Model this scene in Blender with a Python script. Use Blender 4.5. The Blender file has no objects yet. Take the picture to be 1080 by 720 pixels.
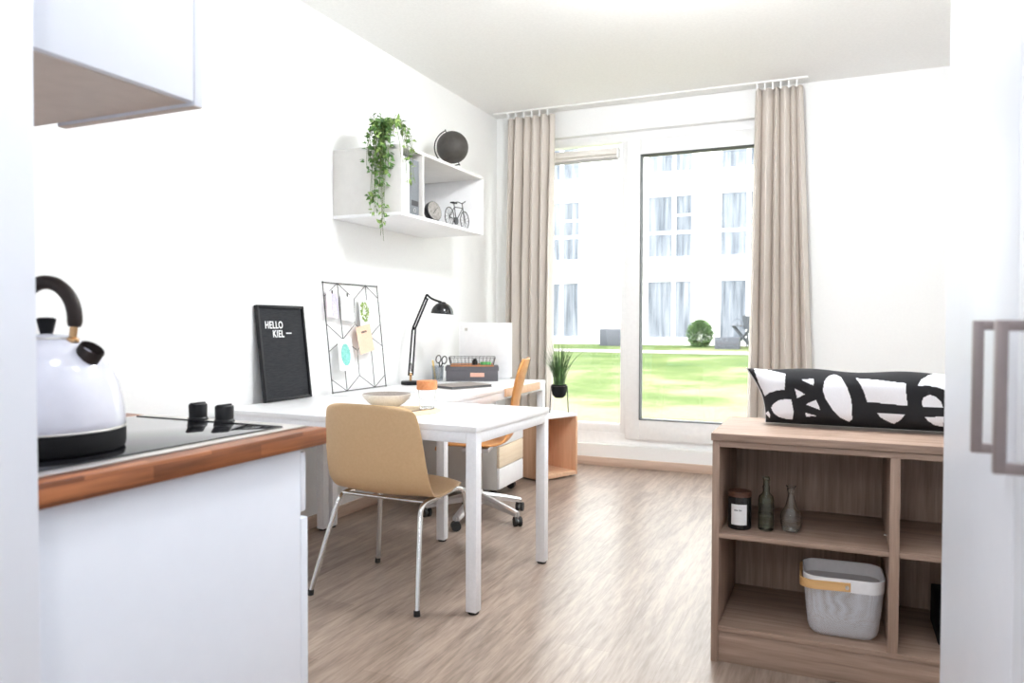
import bpy, bmesh, math, random
from mathutils import Vector, Matrix
random.seed(7)
SC = bpy.context.scene
COL = SC.collection
PI = math.pi

# ------------------------------------------------------------------ materials
def lin(c):
    c = c / 255.0
    return c / 12.92 if c <= 0.04045 else ((c + 0.055) / 1.055) ** 2.4
def rgb(r, g, b): return (lin(r), lin(g), lin(b), 1.0)

def new_mat(name):
    m = bpy.data.materials.new(name); m.use_nodes = True
    nt = m.node_tree
    return m, nt, nt.nodes['Principled BSDF']

def obj_coord(nt, scale=(1, 1, 1), rot=(0, 0, 0)):
    tc = nt.nodes.new('ShaderNodeTexCoord'); mp = nt.nodes.new('ShaderNodeMapping')
    mp.inputs['Scale'].default_value = scale; mp.inputs['Rotation'].default_value = rot
    nt.links.new(tc.outputs['Object'], mp.inputs['Vector'])
    return mp.outputs['Vector']

def plain(name, c, c2=None, scale=40, rough=0.5, metal=0.0, bump=0.0, stretch=(1, 1, 1), spec=0.5, coat=0.0):
    m, nt, b = new_mat(name)
    if c2 is None: c2 = tuple(x * 0.96 for x in c[:3]) + (1,)
    n = nt.nodes.new('ShaderNodeTexNoise'); n.inputs['Scale'].default_value = scale; n.inputs['Detail'].default_value = 4
    nt.links.new(obj_coord(nt, stretch), n.inputs['Vector'])
    r = nt.nodes.new('ShaderNodeValToRGB')
    r.color_ramp.elements[0].position = 0.35; r.color_ramp.elements[1].position = 0.65
    r.color_ramp.elements[0].color = c2; r.color_ramp.elements[1].color = c
    nt.links.new(n.outputs['Fac'], r.inputs['Fac']); nt.links.new(r.outputs['Color'], b.inputs['Base Color'])
    b.inputs['Roughness'].default_value = rough; b.inputs['Metallic'].default_value = metal
    b.inputs['Specular IOR Level'].default_value = spec
    b.inputs['Coat Weight'].default_value = coat
    if bump:
        bp = nt.nodes.new('ShaderNodeBump'); bp.inputs['Strength'].default_value = bump; bp.inputs['Distance'].default_value = 0.002
        nt.links.new(n.outputs['Fac'], bp.inputs['Height']); nt.links.new(bp.outputs['Normal'], b.inputs['Normal'])
    return m

def wood(name, dark, light, axis='X', freq=55, rough=0.5, along=0.05, contrast=(0.3, 0.7), spec=0.4):
    """streaky grain running along one object axis"""
    m, nt, b = new_mat(name)
    s = [1, 1, 1]; s['XYZ'.index(axis)] = along
    vec = obj_coord(nt, tuple(s))
    n = nt.nodes.new('ShaderNodeTexNoise'); n.inputs['Scale'].default_value = freq; n.inputs['Detail'].default_value = 5; n.inputs['Distortion'].default_value = 0.5
    n2 = nt.nodes.new('ShaderNodeTexNoise'); n2.inputs['Scale'].default_value = freq * 3.5; n2.inputs['Detail'].default_value = 2
    nt.links.new(vec, n.inputs['Vector']); nt.links.new(vec, n2.inputs['Vector'])
    mx = nt.nodes.new('ShaderNodeMath'); mx.operation = 'MULTIPLY_ADD'; mx.inputs[1].default_value = 0.35
    nt.links.new(n2.outputs['Fac'], mx.inputs[0])
    sc = nt.nodes.new('ShaderNodeMath'); sc.operation = 'MULTIPLY'; sc.inputs[1].default_value = 0.65
    nt.links.new(n.outputs['Fac'], sc.inputs[0]); nt.links.new(sc.outputs[0], mx.inputs[2])
    r = nt.nodes.new('ShaderNodeValToRGB')
    r.color_ramp.elements[0].position = contrast[0]; r.color_ramp.elements[1].position = contrast[1]
    r.color_ramp.elements[0].color = dark; r.color_ramp.elements[1].color = light
    nt.links.new(mx.outputs[0], r.inputs['Fac']); nt.links.new(r.outputs['Color'], b.inputs['Base Color'])
    b.inputs['Roughness'].default_value = rough; b.inputs['Specular IOR Level'].default_value = spec
    return m

def glass(name, tint=(1, 1, 1, 1), rough=0.0, ior=1.45):
    m, nt, b = new_mat(name)
    n = nt.nodes.new('ShaderNodeTexNoise'); n.inputs['Scale'].default_value = 30
    nt.links.new(obj_coord(nt), n.inputs['Vector'])
    mx = nt.nodes.new('ShaderNodeMix'); mx.data_type = 'RGBA'
    mx.inputs['A'].default_value = tint; mx.inputs['B'].default_value = tuple(x * 0.97 for x in tint[:3]) + (1,)
    nt.links.new(n.outputs['Fac'], mx.inputs['Factor']); nt.links.new(mx.outputs['Result'], b.inputs['Base Color'])
    b.inputs['Transmission Weight'].default_value = 1.0; b.inputs['Roughness'].default_value = rough; b.inputs['IOR'].default_value = ior
    return m

def thin_glass(name, tint=(1, 1, 1, 1), refl=0.05):
    """window pane: straight-through transmission plus a weak mirror reflection"""
    m = bpy.data.materials.new(name); m.use_nodes = True; nt = m.node_tree
    for n in list(nt.nodes): nt.nodes.remove(n)
    out = nt.nodes.new('ShaderNodeOutputMaterial'); tr = nt.nodes.new('ShaderNodeBsdfTransparent'); gl = nt.nodes.new('ShaderNodeBsdfGlossy')
    ms = nt.nodes.new('ShaderNodeMixShader'); tr.inputs['Color'].default_value = tint
    gl.inputs['Roughness'].default_value = 0.01
    ms.inputs[0].default_value = refl
    nt.links.new(tr.outputs[0], ms.inputs[1]); nt.links.new(gl.outputs[0], ms.inputs[2]); nt.links.new(ms.outputs[0], out.inputs['Surface'])
    return m

def perforated(name, c, pitch=0.0055, hole=0.02):
    """sheet metal punched with a staggered grid of small holes"""
    m, nt, b = new_mat(name)
    b.inputs['Base Color'].default_value = c; b.inputs['Roughness'].default_value = 0.45
    tc = nt.nodes.new('ShaderNodeTexCoord')
    sp = nt.nodes.new('ShaderNodeSeparateXYZ'); nt.links.new(tc.outputs['UV'], sp.inputs[0])
    def mth(op, a, v=None):
        n = nt.nodes.new('ShaderNodeMath'); n.operation = op
        if hasattr(a, 'is_linked'): nt.links.new(a, n.inputs[0])
        else: n.inputs[0].default_value = a
        if v is not None:
            if hasattr(v, 'is_linked'): nt.links.new(v, n.inputs[1])
            else: n.inputs[1].default_value = v
        return n.outputs[0]
    k = 2 * PI / pitch
    sx = mth('SINE', mth('MULTIPLY', sp.outputs[0], k)); sy = mth('SINE', mth('MULTIPLY', sp.outputs[1], k))
    f = mth('GREATER_THAN', mth('MULTIPLY', sx, sy), hole)
    al = mth('SUBTRACT', 1.0, f)
    nt.links.new(al, b.inputs['Alpha'])
    return m

M = {}
M['wall'] = plain('wall_paint', (0.865, 0.87, 0.865, 1), (0.85, 0.855, 0.85, 1), 60, 0.85, bump=0.05)
M['ceil'] = plain('ceiling_paint', (0.88, 0.88, 0.87, 1), None, 60, 0.9)
M['pvc'] = plain('window_plastic', (0.88, 0.88, 0.88, 1), None, 30, 0.35)
M['gasket'] = plain('rubber_gasket', (0.08, 0.085, 0.09, 1), None, 30, 0.7)
M['lacquer'] = plain('cool_white_lacquer', (0.76, 0.79, 0.86, 1), (0.75, 0.78, 0.85, 1), 20, 0.35)
M['white'] = plain('white_laminate', (0.86, 0.86, 0.87, 1), None, 20, 0.4)
M['whitemetal'] = plain('white_powder_coat', (0.84, 0.845, 0.87, 1), None, 80, 0.4)
M['taupe'] = plain('taupe_laminate', rgb(214, 202, 192), rgb(208, 196, 186), 25, 0.55)  # taupe tone on the downward faces of the wall units
M['ash'] = plain('pale_grey_laminate', rgb(216, 214, 210), None, 20, 0.5)  # pedestal grey; also paints shade onto boards of the white wall shelf
M['oakX'] = wood('sonoma_oak_x', rgb(130, 107, 93), rgb(176, 151, 134), 'X', 45)
M['oakY'] = wood('sonoma_oak_y', rgb(130, 107, 93), rgb(176, 151, 134), 'Y', 45)
M['oakZ'] = wood('sonoma_oak_z', rgb(130, 107, 93), rgb(176, 151, 134), 'Z', 45)
M['warmoakZ'] = wood('warm_oak_z', rgb(204, 160, 128), rgb(226, 186, 154), 'Z', 40)
M['warmoakX'] = wood('warm_oak_x', rgb(206, 164, 132), rgb(226, 190, 158), 'X', 40)
M['paleoak'] = wood('pale_oak_y', rgb(222, 200, 170), rgb(238, 222, 198), 'Y', 40)
M['skirt'] = wood('skirting_oak', rgb(186, 160, 142), rgb(214, 192, 176), 'Y', 40)
M['skirtX'] = wood('skirting_oak_x', rgb(186, 160, 142), rgb(214, 192, 176), 'X', 40)
M['beech'] = wood('orange_beech', rgb(206, 138, 76), rgb(224, 162, 100), 'Y', 30, 0.35)
M['strap'] = wood('light_wood_strap', rgb(196, 152, 98), rgb(220, 178, 124), 'X', 60)
M['cork'] = plain('terracotta_cork', rgb(214, 146, 98), rgb(198, 126, 80), 120, 0.7)
M['black'] = plain('satin_black', (0.012, 0.012, 0.014, 1), (0.014, 0.014, 0.016, 1), 60, 0.4, spec=0.25)
M['matblack'] = plain('matt_black', (0.010, 0.010, 0.011, 1), None, 60, 0.75, spec=0.18)
M['blackgloss'] = plain('black_gloss_enamel', (0.014, 0.014, 0.015, 1), None, 60, 0.12)
M['rubber'] = plain('black_rubber', (0.018, 0.018, 0.018, 1), None, 80, 0.6)
M['hob'] = plain('black_ceramic_glass', (0.01, 0.01, 0.012, 1), None, 30, 0.03, spec=0.6)
M['steel'] = plain('brushed_steel', (0.66, 0.64, 0.61, 1), (0.62, 0.6, 0.57, 1), 200, 0.35, 0.9, stretch=(1, 0.05, 1))
M['chrome'] = plain('chrome', (0.72, 0.72, 0.72, 1), None, 60, 0.14, 1.0)
M['alu'] = plain('cast_aluminium', (0.68, 0.68, 0.69, 1), None, 60, 0.32, 0.9)
M['brass'] = plain('copper_brass', (0.60, 0.38, 0.20, 1), None, 60, 0.25, 1.0)
M['kettle'] = plain('kettle_white_enamel', (0.72, 0.73, 0.82, 1), None, 30, 0.1, coat=0.5)
M['darkwood'] = plain('dark_walnut_black', (0.022, 0.016, 0.015, 1), (0.024, 0.016, 0.014, 1), 50, 0.5, spec=0.25)
M['lidwood'] = wood('dark_lid_wood', rgb(62, 38, 28), rgb(92, 58, 42), 'X', 60)
M['tan'] = plain('tan_moulded_shell', rgb(205, 173, 132), rgb(201, 168, 127), 90, 0.48, bump=0.03)
M['handle'] = plain('taupe_metal_pull', rgb(138, 126, 126), None, 60, 0.4, 0.2)
M['letterfelt'] = plain('grooved_black_felt', (0.022, 0.023, 0.026, 1), (0.034, 0.035, 0.038, 1), 300, 0.95, stretch=(0.1, 1, 1), spec=0.2)
M['letter'] = plain('white_plastic_letters', (0.85, 0.85, 0.85, 1), None, 60, 0.5)
M['wire'] = plain('dark_wire', (0.07, 0.066, 0.064, 1), None, 60, 0.5)
M['wiregrey'] = plain('grey_wire', (0.13, 0.125, 0.12, 1), None, 60, 0.45, 0.3)
M['greybox'] = plain('anthracite_card', rgb(96, 94, 98), rgb(88, 86, 90), 150, 0.8, bump=0.03)
M['copperlabel'] = plain('rose_label', rgb(226, 176, 156), None, 60, 0.5)
M['greybind'] = plain('grey_binder_board', rgb(122, 126, 131), rgb(114, 118, 122), 120, 0.7)
M['whitebind'] = plain('white_binder_board', (0.82, 0.82, 0.82, 1), None, 60, 0.6)
M['taupebook'] = plain('taupe_book_cover', rgb(146, 138, 132), rgb(138, 130, 124), 120, 0.7)
M['globe'] = plain('charcoal_globe', rgb(66, 62, 58), rgb(56, 52, 49), 30, 0.6)
M['clockface'] = plain('grey_dial', rgb(160, 156, 150), rgb(128, 124, 120), 60, 0.5)
M['paper'] = plain('white_paper', (0.84, 0.84, 0.84, 1), None, 60, 0.8)
M['greypaper'] = plain('pale_grey_paper', (0.70, 0.70, 0.73, 1), None, 60, 0.8)
M['peach'] = plain('peach_card', rgb(244, 204, 178), rgb(240, 196, 170), 60, 0.8)
M['pink'] = plain('blush_card', rgb(240, 222, 220), rgb(226, 216, 232), 60, 0.8)
M['lilac'] = plain('lilac_print', rgb(214, 208, 224), rgb(180, 176, 200), 90, 0.8)
M['teal'] = plain('teal_print', rgb(150, 214, 204), rgb(96, 176, 166), 160, 0.8)
M['leafprint'] = plain('leaf_print', rgb(186, 206, 130), rgb(92, 124, 62), 110, 0.8)
M['ink'] = plain('dark_ink', (0.05, 0.05, 0.055, 1), None, 60, 0.8)
M['bowl'] = plain('speckled_stoneware', rgb(236, 232, 226), rgb(214, 208, 202), 220, 0.4)
M['bowlin'] = plain('grey_bowl_glaze', rgb(156, 146, 138), rgb(128, 118, 112), 220, 0.45)
M['mat'] = plain('woven_straw', rgb(236, 220, 192), rgb(206, 184, 150), 160, 0.9, bump=0.2)
M['cutwood'] = plain('brown_cutlery', rgb(150, 124, 108), rgb(132, 106, 92), 80, 0.4, 0.4)
M['gold'] = plain('pale_brass_cutlery', rgb(222, 192, 140), None, 80, 0.35, 0.5)
M['pencil'] = plain('yellow_pencil', rgb(222, 190, 110), None, 60, 0.5)
M['greenitem'] = plain('green_plastic', rgb(96, 196, 112), None, 60, 0.5)
M['clear'] = glass('clear_glass')
M['greenglass'] = glass('grey_green_glass', (0.72, 0.80, 0.70, 1))
M['vaseglass'] = glass('smoky_clear_glass', (0.96, 0.97, 0.94, 1))
M['pane'] = thin_glass('window_glass', (0.98, 0.99, 0.985, 1), 0.03)
M['cup'] = thin_glass('frosted_cup', (0.82, 0.84, 0.86, 1), 0.12)
M['perf'] = perforated('perforated_white_steel', (0.78, 0.79, 0.83, 1))
M['pillowblack'] = plain('black_printed_cotton', (0.008, 0.008, 0.010, 1), (0.012, 0.012, 0.014, 1), 400, 0.9)
M['pillowwhite'] = plain('white_cotton', (0.80, 0.80, 0.83, 1), (0.74, 0.74, 0.77, 1), 400, 0.9)
M['curtain'] = plain('taupe_curtain_cloth', rgb(214, 206, 198), rgb(209, 201, 193), 500, 0.95)
M['blindcloth'] = plain('blind_cloth', rgb(232, 228, 222), None, 200, 0.9)
M['blindgrey'] = plain('blind_bar_grey', rgb(176, 174, 172), None, 60, 0.5)
M['leaf'] = plain('ivy_leaf', rgb(98, 138, 62), rgb(44, 78, 34), 22, 0.5)
M['leafpale'] = plain('ivy_young_leaf', rgb(150, 176, 96), rgb(86, 122, 54), 22, 0.5)
M['stem'] = plain('green_stem', rgb(96, 112, 62), None, 40, 0.6)
M['grassblade'] = plain('ornamental_grass', rgb(92, 128, 72), rgb(46, 70, 44), 18, 0.5)
M['soil'] = plain('dark_soil', rgb(50, 40, 34), None, 120, 0.95)
M['facade'] = plain('white_render', (0.82, 0.82, 0.80, 1), None, 4, 0.9)
M['planter'] = plain('slate_planter', rgb(74, 76, 84), rgb(66, 68, 76), 30, 0.7)
M['patio'] = plain('anthracite_patio_metal', rgb(46, 50, 56), None, 40, 0.5)
M['bush'] = plain('shrub_leaf', rgb(112, 140, 86), rgb(64, 92, 56), 12, 0.6)
M['pathstone'] = plain('pale_path_stone', rgb(150, 146, 138), rgb(128, 124, 118), 6, 0.9)

# butcher-block worktop
def stave_mat():
    m, nt, b = new_mat('acacia_butcher_block')
    tc = nt.nodes.new('ShaderNodeTexCoord'); sp = nt.nodes.new('ShaderNodeSeparateXYZ'); nt.links.new(tc.outputs['Object'], sp.inputs[0])
    ad = nt.nodes.new('ShaderNodeMath'); ad.operation = 'ADD'; nt.links.new(sp.outputs[0], ad.inputs[0]); nt.links.new(sp.outputs[2], ad.inputs[1])
    cb = nt.nodes.new('ShaderNodeCombineXYZ'); nt.links.new(sp.outputs[1], cb.inputs[0]); nt.links.new(ad.outputs[0], cb.inputs[1])
    br = nt.nodes.new('ShaderNodeTexBrick'); nt.links.new(cb.outputs[0], br.inputs['Vector'])
    br.inputs['Scale'].default_value = 1.0; br.inputs['Brick Width'].default_value = 0.26; br.inputs['Row Height'].default_value = 0.0235
    br.inputs['Mortar Size'].default_value = 0.0004; br.inputs['Bias'].default_value = 0.0
    br.inputs['Color1'].default_value = rgb(178, 112, 70); br.inputs['Color2'].default_value = rgb(112, 62, 34); br.inputs['Mortar'].default_value = rgb(112, 60, 34)
    vec = obj_coord(nt, (1, 0.06, 1))
    n = nt.nodes.new('ShaderNodeTexNoise'); n.inputs['Scale'].default_value = 70; n.inputs['Detail'].default_value = 5; nt.links.new(vec, n.inputs['Vector'])
    r = nt.nodes.new('ShaderNodeValToRGB'); r.color_ramp.elements[0].position = 0.3; r.color_ramp.elements[1].position = 0.65
    r.color_ramp.elements[0].color = (0.45, 0.40, 0.38, 1); r.color_ramp.elements[1].color = (1.1, 1.1, 1.1, 1)
    nt.links.new(n.outputs['Fac'], r.inputs['Fac'])
    mx = nt.nodes.new('ShaderNodeMix'); mx.data_type = 'RGBA'; mx.blend_type = 'MULTIPLY'; mx.inputs['Factor'].default_value = 1
    nt.links.new(br.outputs['Color'], mx.inputs['A']); nt.links.new(r.outputs['Color'], mx.inputs['B']); nt.links.new(mx.outputs['Result'], b.inputs['Base Color'])
    b.inputs['Roughness'].default_value = 0.38
    return m
M['stave'] = stave_mat()

def floor_mat():
    m, nt, b = new_mat('grey_oak_plank_floor')
    tc = nt.nodes.new('ShaderNodeTexCoord'); sp = nt.nodes.new('ShaderNodeSeparateXYZ'); nt.links.new(tc.outputs['Object'], sp.inputs[0])
    cb = nt.nodes.new('ShaderNodeCombineXYZ'); nt.links.new(sp.outputs[1], cb.inputs[0]); nt.links.new(sp.outputs[0], cb.inputs[1])
    br = nt.nodes.new('ShaderNodeTexBrick'); nt.links.new(cb.outputs[0], br.inputs['Vector'])
    br.inputs['Scale'].default_value = 1.0; br.inputs['Brick Width'].default_value = 1.25; br.inputs['Row Height'].default_value = 0.178
    br.inputs['Mortar Size'].default_value = 0.0008; br.offset = 0.37
    br.inputs['Color1'].default_value = rgb(164, 147, 134); br.inputs['Color2'].default_value = rgb(148, 131, 119); br.inputs['Mortar'].default_value = rgb(128, 110, 98)
    vec = obj_coord(nt, (1, 0.09, 1))
    n = nt.nodes.new('ShaderNodeTexNoise'); n.inputs['Scale'].default_value = 26; n.inputs['Detail'].default_value = 6; n.inputs['Distortion'].default_value = 0.8; nt.links.new(vec, n.inputs['Vector'])
    n2 = nt.nodes.new('ShaderNodeTexNoise'); n2.inputs['Scale'].default_value = 110; n2.inputs['Detail'].default_value = 3; nt.links.new(vec, n2.inputs['Vector'])
    av = nt.nodes.new('ShaderNodeMix'); av.inputs['Factor'].default_value = 0.4
    nt.links.new(n.outputs['Fac'], av.inputs['A']); nt.links.new(n2.outputs['Fac'], av.inputs['B'])
    r = nt.nodes.new('ShaderNodeValToRGB'); r.color_ramp.elements[0].position = 0.34; r.color_ramp.elements[1].position = 0.62
    r.color_ramp.elements[0].color = (0.50, 0.465, 0.44, 1); r.color_ramp.elements[1].color = (1.08, 1.08, 1.08, 1)
    nt.links.new(av.outputs['Result'], r.inputs['Fac'])
    mx = nt.nodes.new('ShaderNodeMix'); mx.data_type = 'RGBA'; mx.blend_type = 'MULTIPLY'; mx.inputs['Factor'].default_value = 1
    nt.links.new(br.outputs['Color'], mx.inputs['A']); nt.links.new(r.outputs['Color'], mx.inputs['B']); nt.links.new(mx.outputs['Result'], b.inputs['Base Color'])
    b.inputs['Roughness'].default_value = 0.33; b.inputs['Specular IOR Level'].default_value = 0.62
    return m
M['floor'] = floor_mat()

def lawn_mat():
    m, nt, b = new_mat('patchy_lawn')
    n = nt.nodes.new('ShaderNodeTexNoise'); n.inputs['Scale'].default_value = 0.55; n.inputs['Detail'].default_value = 6; n.inputs['Roughness'].default_value = 0.65
    nt.links.new(obj_coord(nt, (0.8, 0.8, 1)), n.inputs['Vector'])
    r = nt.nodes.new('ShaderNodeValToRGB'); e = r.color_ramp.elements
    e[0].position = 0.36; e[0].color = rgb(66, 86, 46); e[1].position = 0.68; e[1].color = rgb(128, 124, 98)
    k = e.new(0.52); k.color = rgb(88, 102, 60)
    # paler, less green turf close to the house
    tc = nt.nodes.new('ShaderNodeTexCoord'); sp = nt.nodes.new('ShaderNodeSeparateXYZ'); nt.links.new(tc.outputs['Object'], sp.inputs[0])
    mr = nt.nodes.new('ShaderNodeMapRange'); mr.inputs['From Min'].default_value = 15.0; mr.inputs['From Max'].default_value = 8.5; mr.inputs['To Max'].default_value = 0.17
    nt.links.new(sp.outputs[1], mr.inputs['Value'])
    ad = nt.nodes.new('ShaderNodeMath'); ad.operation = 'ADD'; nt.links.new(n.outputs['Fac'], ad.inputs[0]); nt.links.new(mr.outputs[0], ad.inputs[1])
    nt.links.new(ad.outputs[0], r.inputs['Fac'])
    n2 = nt.nodes.new('ShaderNodeTexNoise'); n2.inputs['Scale'].default_value = 14; n2.inputs['Detail'].default_value = 4
    nt.links.new(obj_coord(nt), n2.inputs['Vector'])
    r2 = nt.nodes.new('ShaderNodeValToRGB'); r2.color_ramp.elements[0].color = (0.6, 0.6, 0.6, 1); r2.color_ramp.elements[1].color = (1.2, 1.2, 1.2, 1)
    nt.links.new(n2.outputs['Fac'], r2.inputs['Fac'])
    mx = nt.nodes.new('ShaderNodeMix'); mx.data_type = 'RGBA'; mx.blend_type = 'MULTIPLY'; mx.inputs['Factor'].default_value = 1
    nt.links.new(r.outputs['Color'], mx.inputs['A']); nt.links.new(r2.outputs['Color'], mx.inputs['B']); nt.links.new(mx.outputs['Result'], b.inputs['Base Color'])
    b.inputs['Roughness'].default_value = 0.95; b.inputs['Specular IOR Level'].default_value = 0.1
    return m
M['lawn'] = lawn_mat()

def facade_glass():
    """dim panes with pale curtain folds behind them"""
    m, nt, b = new_mat('pane_with_curtain')
    w = nt.nodes.new('ShaderNodeTexNoise'); w.inputs['Scale'].default_value = 4.2; w.inputs['Detail'].default_value = 3; w.inputs['Roughness'].default_value = 0.6
    nt.links.new(obj_coord(nt, (1.6, 1, 0.10)), w.inputs['Vector'])
    r = nt.nodes.new('ShaderNodeValToRGB'); r.color_ramp.elements[0].position = .34; r.color_ramp.elements[1].position = .68; r.color_ramp.elements[0].color = (0.055, 0.066, 0.085, 1); r.color_ramp.elements[1].color = (0.21, 0.225, 0.26, 1)
    nt.links.new(w.outputs['Fac'], r.inputs['Fac']); nt.links.new(r.outputs['Color'], b.inputs['Base Color'])
    b.inputs['Roughness'].default_value = 0.08; b.inputs['Specular IOR Level'].default_value = 0.35
    return m
M['fglass'] = facade_glass()

# ------------------------------------------------------------------ mesh builder
class MB:
    def __init__(self, o=(0, 0, 0)):
        self.bm = bmesh.new(); self.o = Vector(o); self.uv = None
    def _add(self, t, mat=None):
        if mat is not None: bmesh.ops.transform(t, matrix=mat, verts=t.verts)
        me = bpy.data.meshes.new('tmp'); t.to_mesh(me); t.free()
        self.bm.from_mesh(me); bpy.data.meshes.remove(me)
        return self
    def box(self, x0, x1, y0, y1, z0, z1, bevel=0.0, mat=None, seg=2):
        t = bmesh.new(); bmesh.ops.create_cube(t, size=1)
        for v in t.verts:
            v.co = Vector(((x0 + x1) / 2 + v.co.x * (x1 - x0), (y0 + y1) / 2 + v.co.y * (y1 - y0), (z0 + z1) / 2 + v.co.z * (z1 - z0)))
        if bevel: bmesh.ops.bevel(t, geom=list(t.edges), offset=bevel, segments=seg, affect='EDGES', profile=0.5)
        return self._add(t, mat)
    def lathe(self, prof, seg=32, c=(0, 0, 0), mat=None, cap0=False, cap1=False):
        t = bmesh.new(); rings = []
        for r, z in prof:
            if r < 1e-6: rings.append([t.verts.new((c[0], c[1], c[2] + z))])
            else: rings.append([t.verts.new((c[0] + r * math.cos(2 * PI * i / seg), c[1] + r * math.sin(2 * PI * i / seg), c[2] + z)) for i in range(seg)])
        for a, b in zip(rings, rings[1:]):
            for i in range(seg):
                j = (i + 1) % seg
                if len(a) == 1 and len(b) == 1: continue
                if len(a) == 1: t.faces.new((a[0], b[j], b[i]))
                elif len(b) == 1: t.faces.new((a[i], a[j], b[0]))
                else: t.faces.new((a[i], a[j], b[j], b[i]))
        if cap0 and len(rings[0]) > 1: t.faces.new(list(reversed(rings[0])))
        if cap1 and len(rings[-1]) > 1: t.faces.new(rings[-1])
        bmesh.ops.recalc_face_normals(t, faces=t.faces)
        return self._add(t, mat)
    def cyl(self, p0, p1, r0, r1=None, seg=20):
        p0 = Vector(p0); p1 = Vector(p1); d = p1 - p0; r1 = r0 if r1 is None else r1
        q = d.to_track_quat('Z', 'Y').to_matrix().to_4x4(); q.translation = p0
        return self.lathe([(r0, 0), (r1, d.length)], seg, (0, 0, 0), q, True, True)
    def tube(self, pts, r, seg=8, closed=False):
        pts = [Vector(p) for p in pts]; n = len(pts); t = bmesh.new(); rings = []
        rr = r if isinstance(r, (list, tuple)) else [r] * n
        def tan(i):
            if closed: return (pts[(i + 1) % n] - pts[i - 1]).normalized()
            a = pts[max(i - 1, 0)]; b = pts[min(i + 1, n - 1)]; return (b - a).normalized()
        t0 = tan(0); up = Vector((0, 0, 1)) if abs(t0.z) < 0.9 else Vector((1, 0, 0))
        u = t0.cross(up).normalized()
        for i in range(n):
            ti = tan(i); u = (u - ti * u.dot(ti)).normalized(); w = ti.cross(u)
            rings.append([t.verts.new(pts[i] + (u * math.cos(2 * PI * k / seg) + w * math.sin(2 * PI * k / seg)) * rr[i]) for k in range(seg)])
        m = n if closed else n - 1
        for i in range(m):
            a, b = rings[i], rings[(i + 1) % n]
            for k in range(seg): t.faces.new((a[k], a[(k + 1) % seg], b[(k + 1) % seg], b[k]))
        if not closed: t.faces.new(list(reversed(rings[0]))); t.faces.new(rings[-1])
        bmesh.ops.recalc_face_normals(t, faces=t.faces)
        return self._add(t)
    def prism(self, poly, z0, z1, mat=None):
        t = bmesh.new(); a = [t.verts.new((x, y, z0)) for x, y in poly]; b = [t.verts.new((x, y, z1)) for x, y in poly]
        n = len(poly); t.faces.new(list(reversed(a))); t.faces.new(b)
        for i in range(n): t.faces.new((a[i], a[(i + 1) % n], b[(i + 1) % n], b[i]))
        bmesh.ops.recalc_face_normals(t, faces=t.faces)
        return self._add(t, mat)
    def sphere(self, c, r, seg=32, mat=None):
        t = bmesh.new(); bmesh.ops.create_uvsphere(t, u_segments=seg, v_segments=seg // 2, radius=r)
        bmesh.ops.translate(t, vec=c, verts=t.verts)
        return self._add(t, mat)
    def leaf(self, p, d, up, L, W):
        """a pointed folded leaf"""
        p = Vector(p); d = Vector(d).normalized(); s = d.cross(Vector(up)); s = s.normalized() if s.length > 1e-4 else Vector((1, 0, 0)); n = s.cross(d)
        bm = self.bm
        v = [bm.verts.new(p), bm.verts.new(p + d * L * .4 + s * W + n * W * .3), bm.verts.new(p + d * L * .45 - n * W * .12), bm.verts.new(p + d * L * .4 - s * W + n * W * .3), bm.verts.new(p + d * L - n * L * .15)]
        bm.faces.new((v[0], v[1], v[2])); bm.faces.new((v[0], v[2], v[3])); bm.faces.new((v[1], v[4], v[2])); bm.faces.new((v[2], v[4], v[3]))
        return self
    def build(self, name, mat, parent=None, smooth=35):
        if self.o.length: bmesh.ops.translate(self.bm, vec=-self.o, verts=self.bm.verts)
        me = bpy.data.meshes.new(name); self.bm.to_mesh(me); self.bm.free()
        mats = mat if isinstance(mat, (list, tuple)) else [mat]
        for m in mats: me.materials.append(m)
        if smooth:
            me.shade_smooth(); me.set_sharp_from_angle(angle=math.radians(smooth))
        o = bpy.data.objects.new(name, me); COL.objects.link(o)
        if parent is not None: o.parent = parent
        elif self.o.length: o.location = self.o
        return o

def thing(name, label, cat, loc=(0, 0, 0), rz=0.0, group=None, rot=None):
    o = bpy.data.objects.new(name, None); COL.objects.link(o); o.empty_display_size = 0.05
    o.location = loc; o.rotation_euler = rot if rot else (0, 0, rz)
    return tag(o, label, cat, group)
def tag(o, label, cat, group=None):
    o['label'] = label; o['category'] = cat
    if group: o['group'] = group
    return o
def struct(o):
    o['kind'] = 'structure'; return o
def sub(o, label): o['label'] = label; return o
def bez(p0, p1, p2, n=8):
    p0, p1, p2 = Vector(p0), Vector(p1), Vector(p2)
    return [p0 * (1 - t) ** 2 + p1 * 2 * t * (1 - t) + p2 * t * t for t in [i / n for i in range(n + 1)]]
def rounded(pts, r, n=6):
    """polyline with rounded corners"""
    pts = [Vector(p) for p in pts]; out = [pts[0]]
    for a, b, c in zip(pts, pts[1:], pts[2:]):
        d0 = (a - b); d1 = (c - b); k = min(r, d0.length * .45, d1.length * .45)
        out += bez(b + d0.normalized() * k, b, b + d1.normalized() * k, n)
    out.append(pts[-1]); return out
def rrect(w, d, r, n=6):
    pts = []
    for cx, cy, a0 in ((w / 2 - r, d / 2 - r, 0), (-w / 2 + r, d / 2 - r, 90), (-w / 2 + r, -d / 2 + r, 180), (w / 2 - r, -d / 2 + r, 270)):
        for i in range(n + 1):
            a = math.radians(a0 + 90 * i / n); pts.append((cx + r * math.cos(a), cy + r * math.sin(a)))
    return pts

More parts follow.
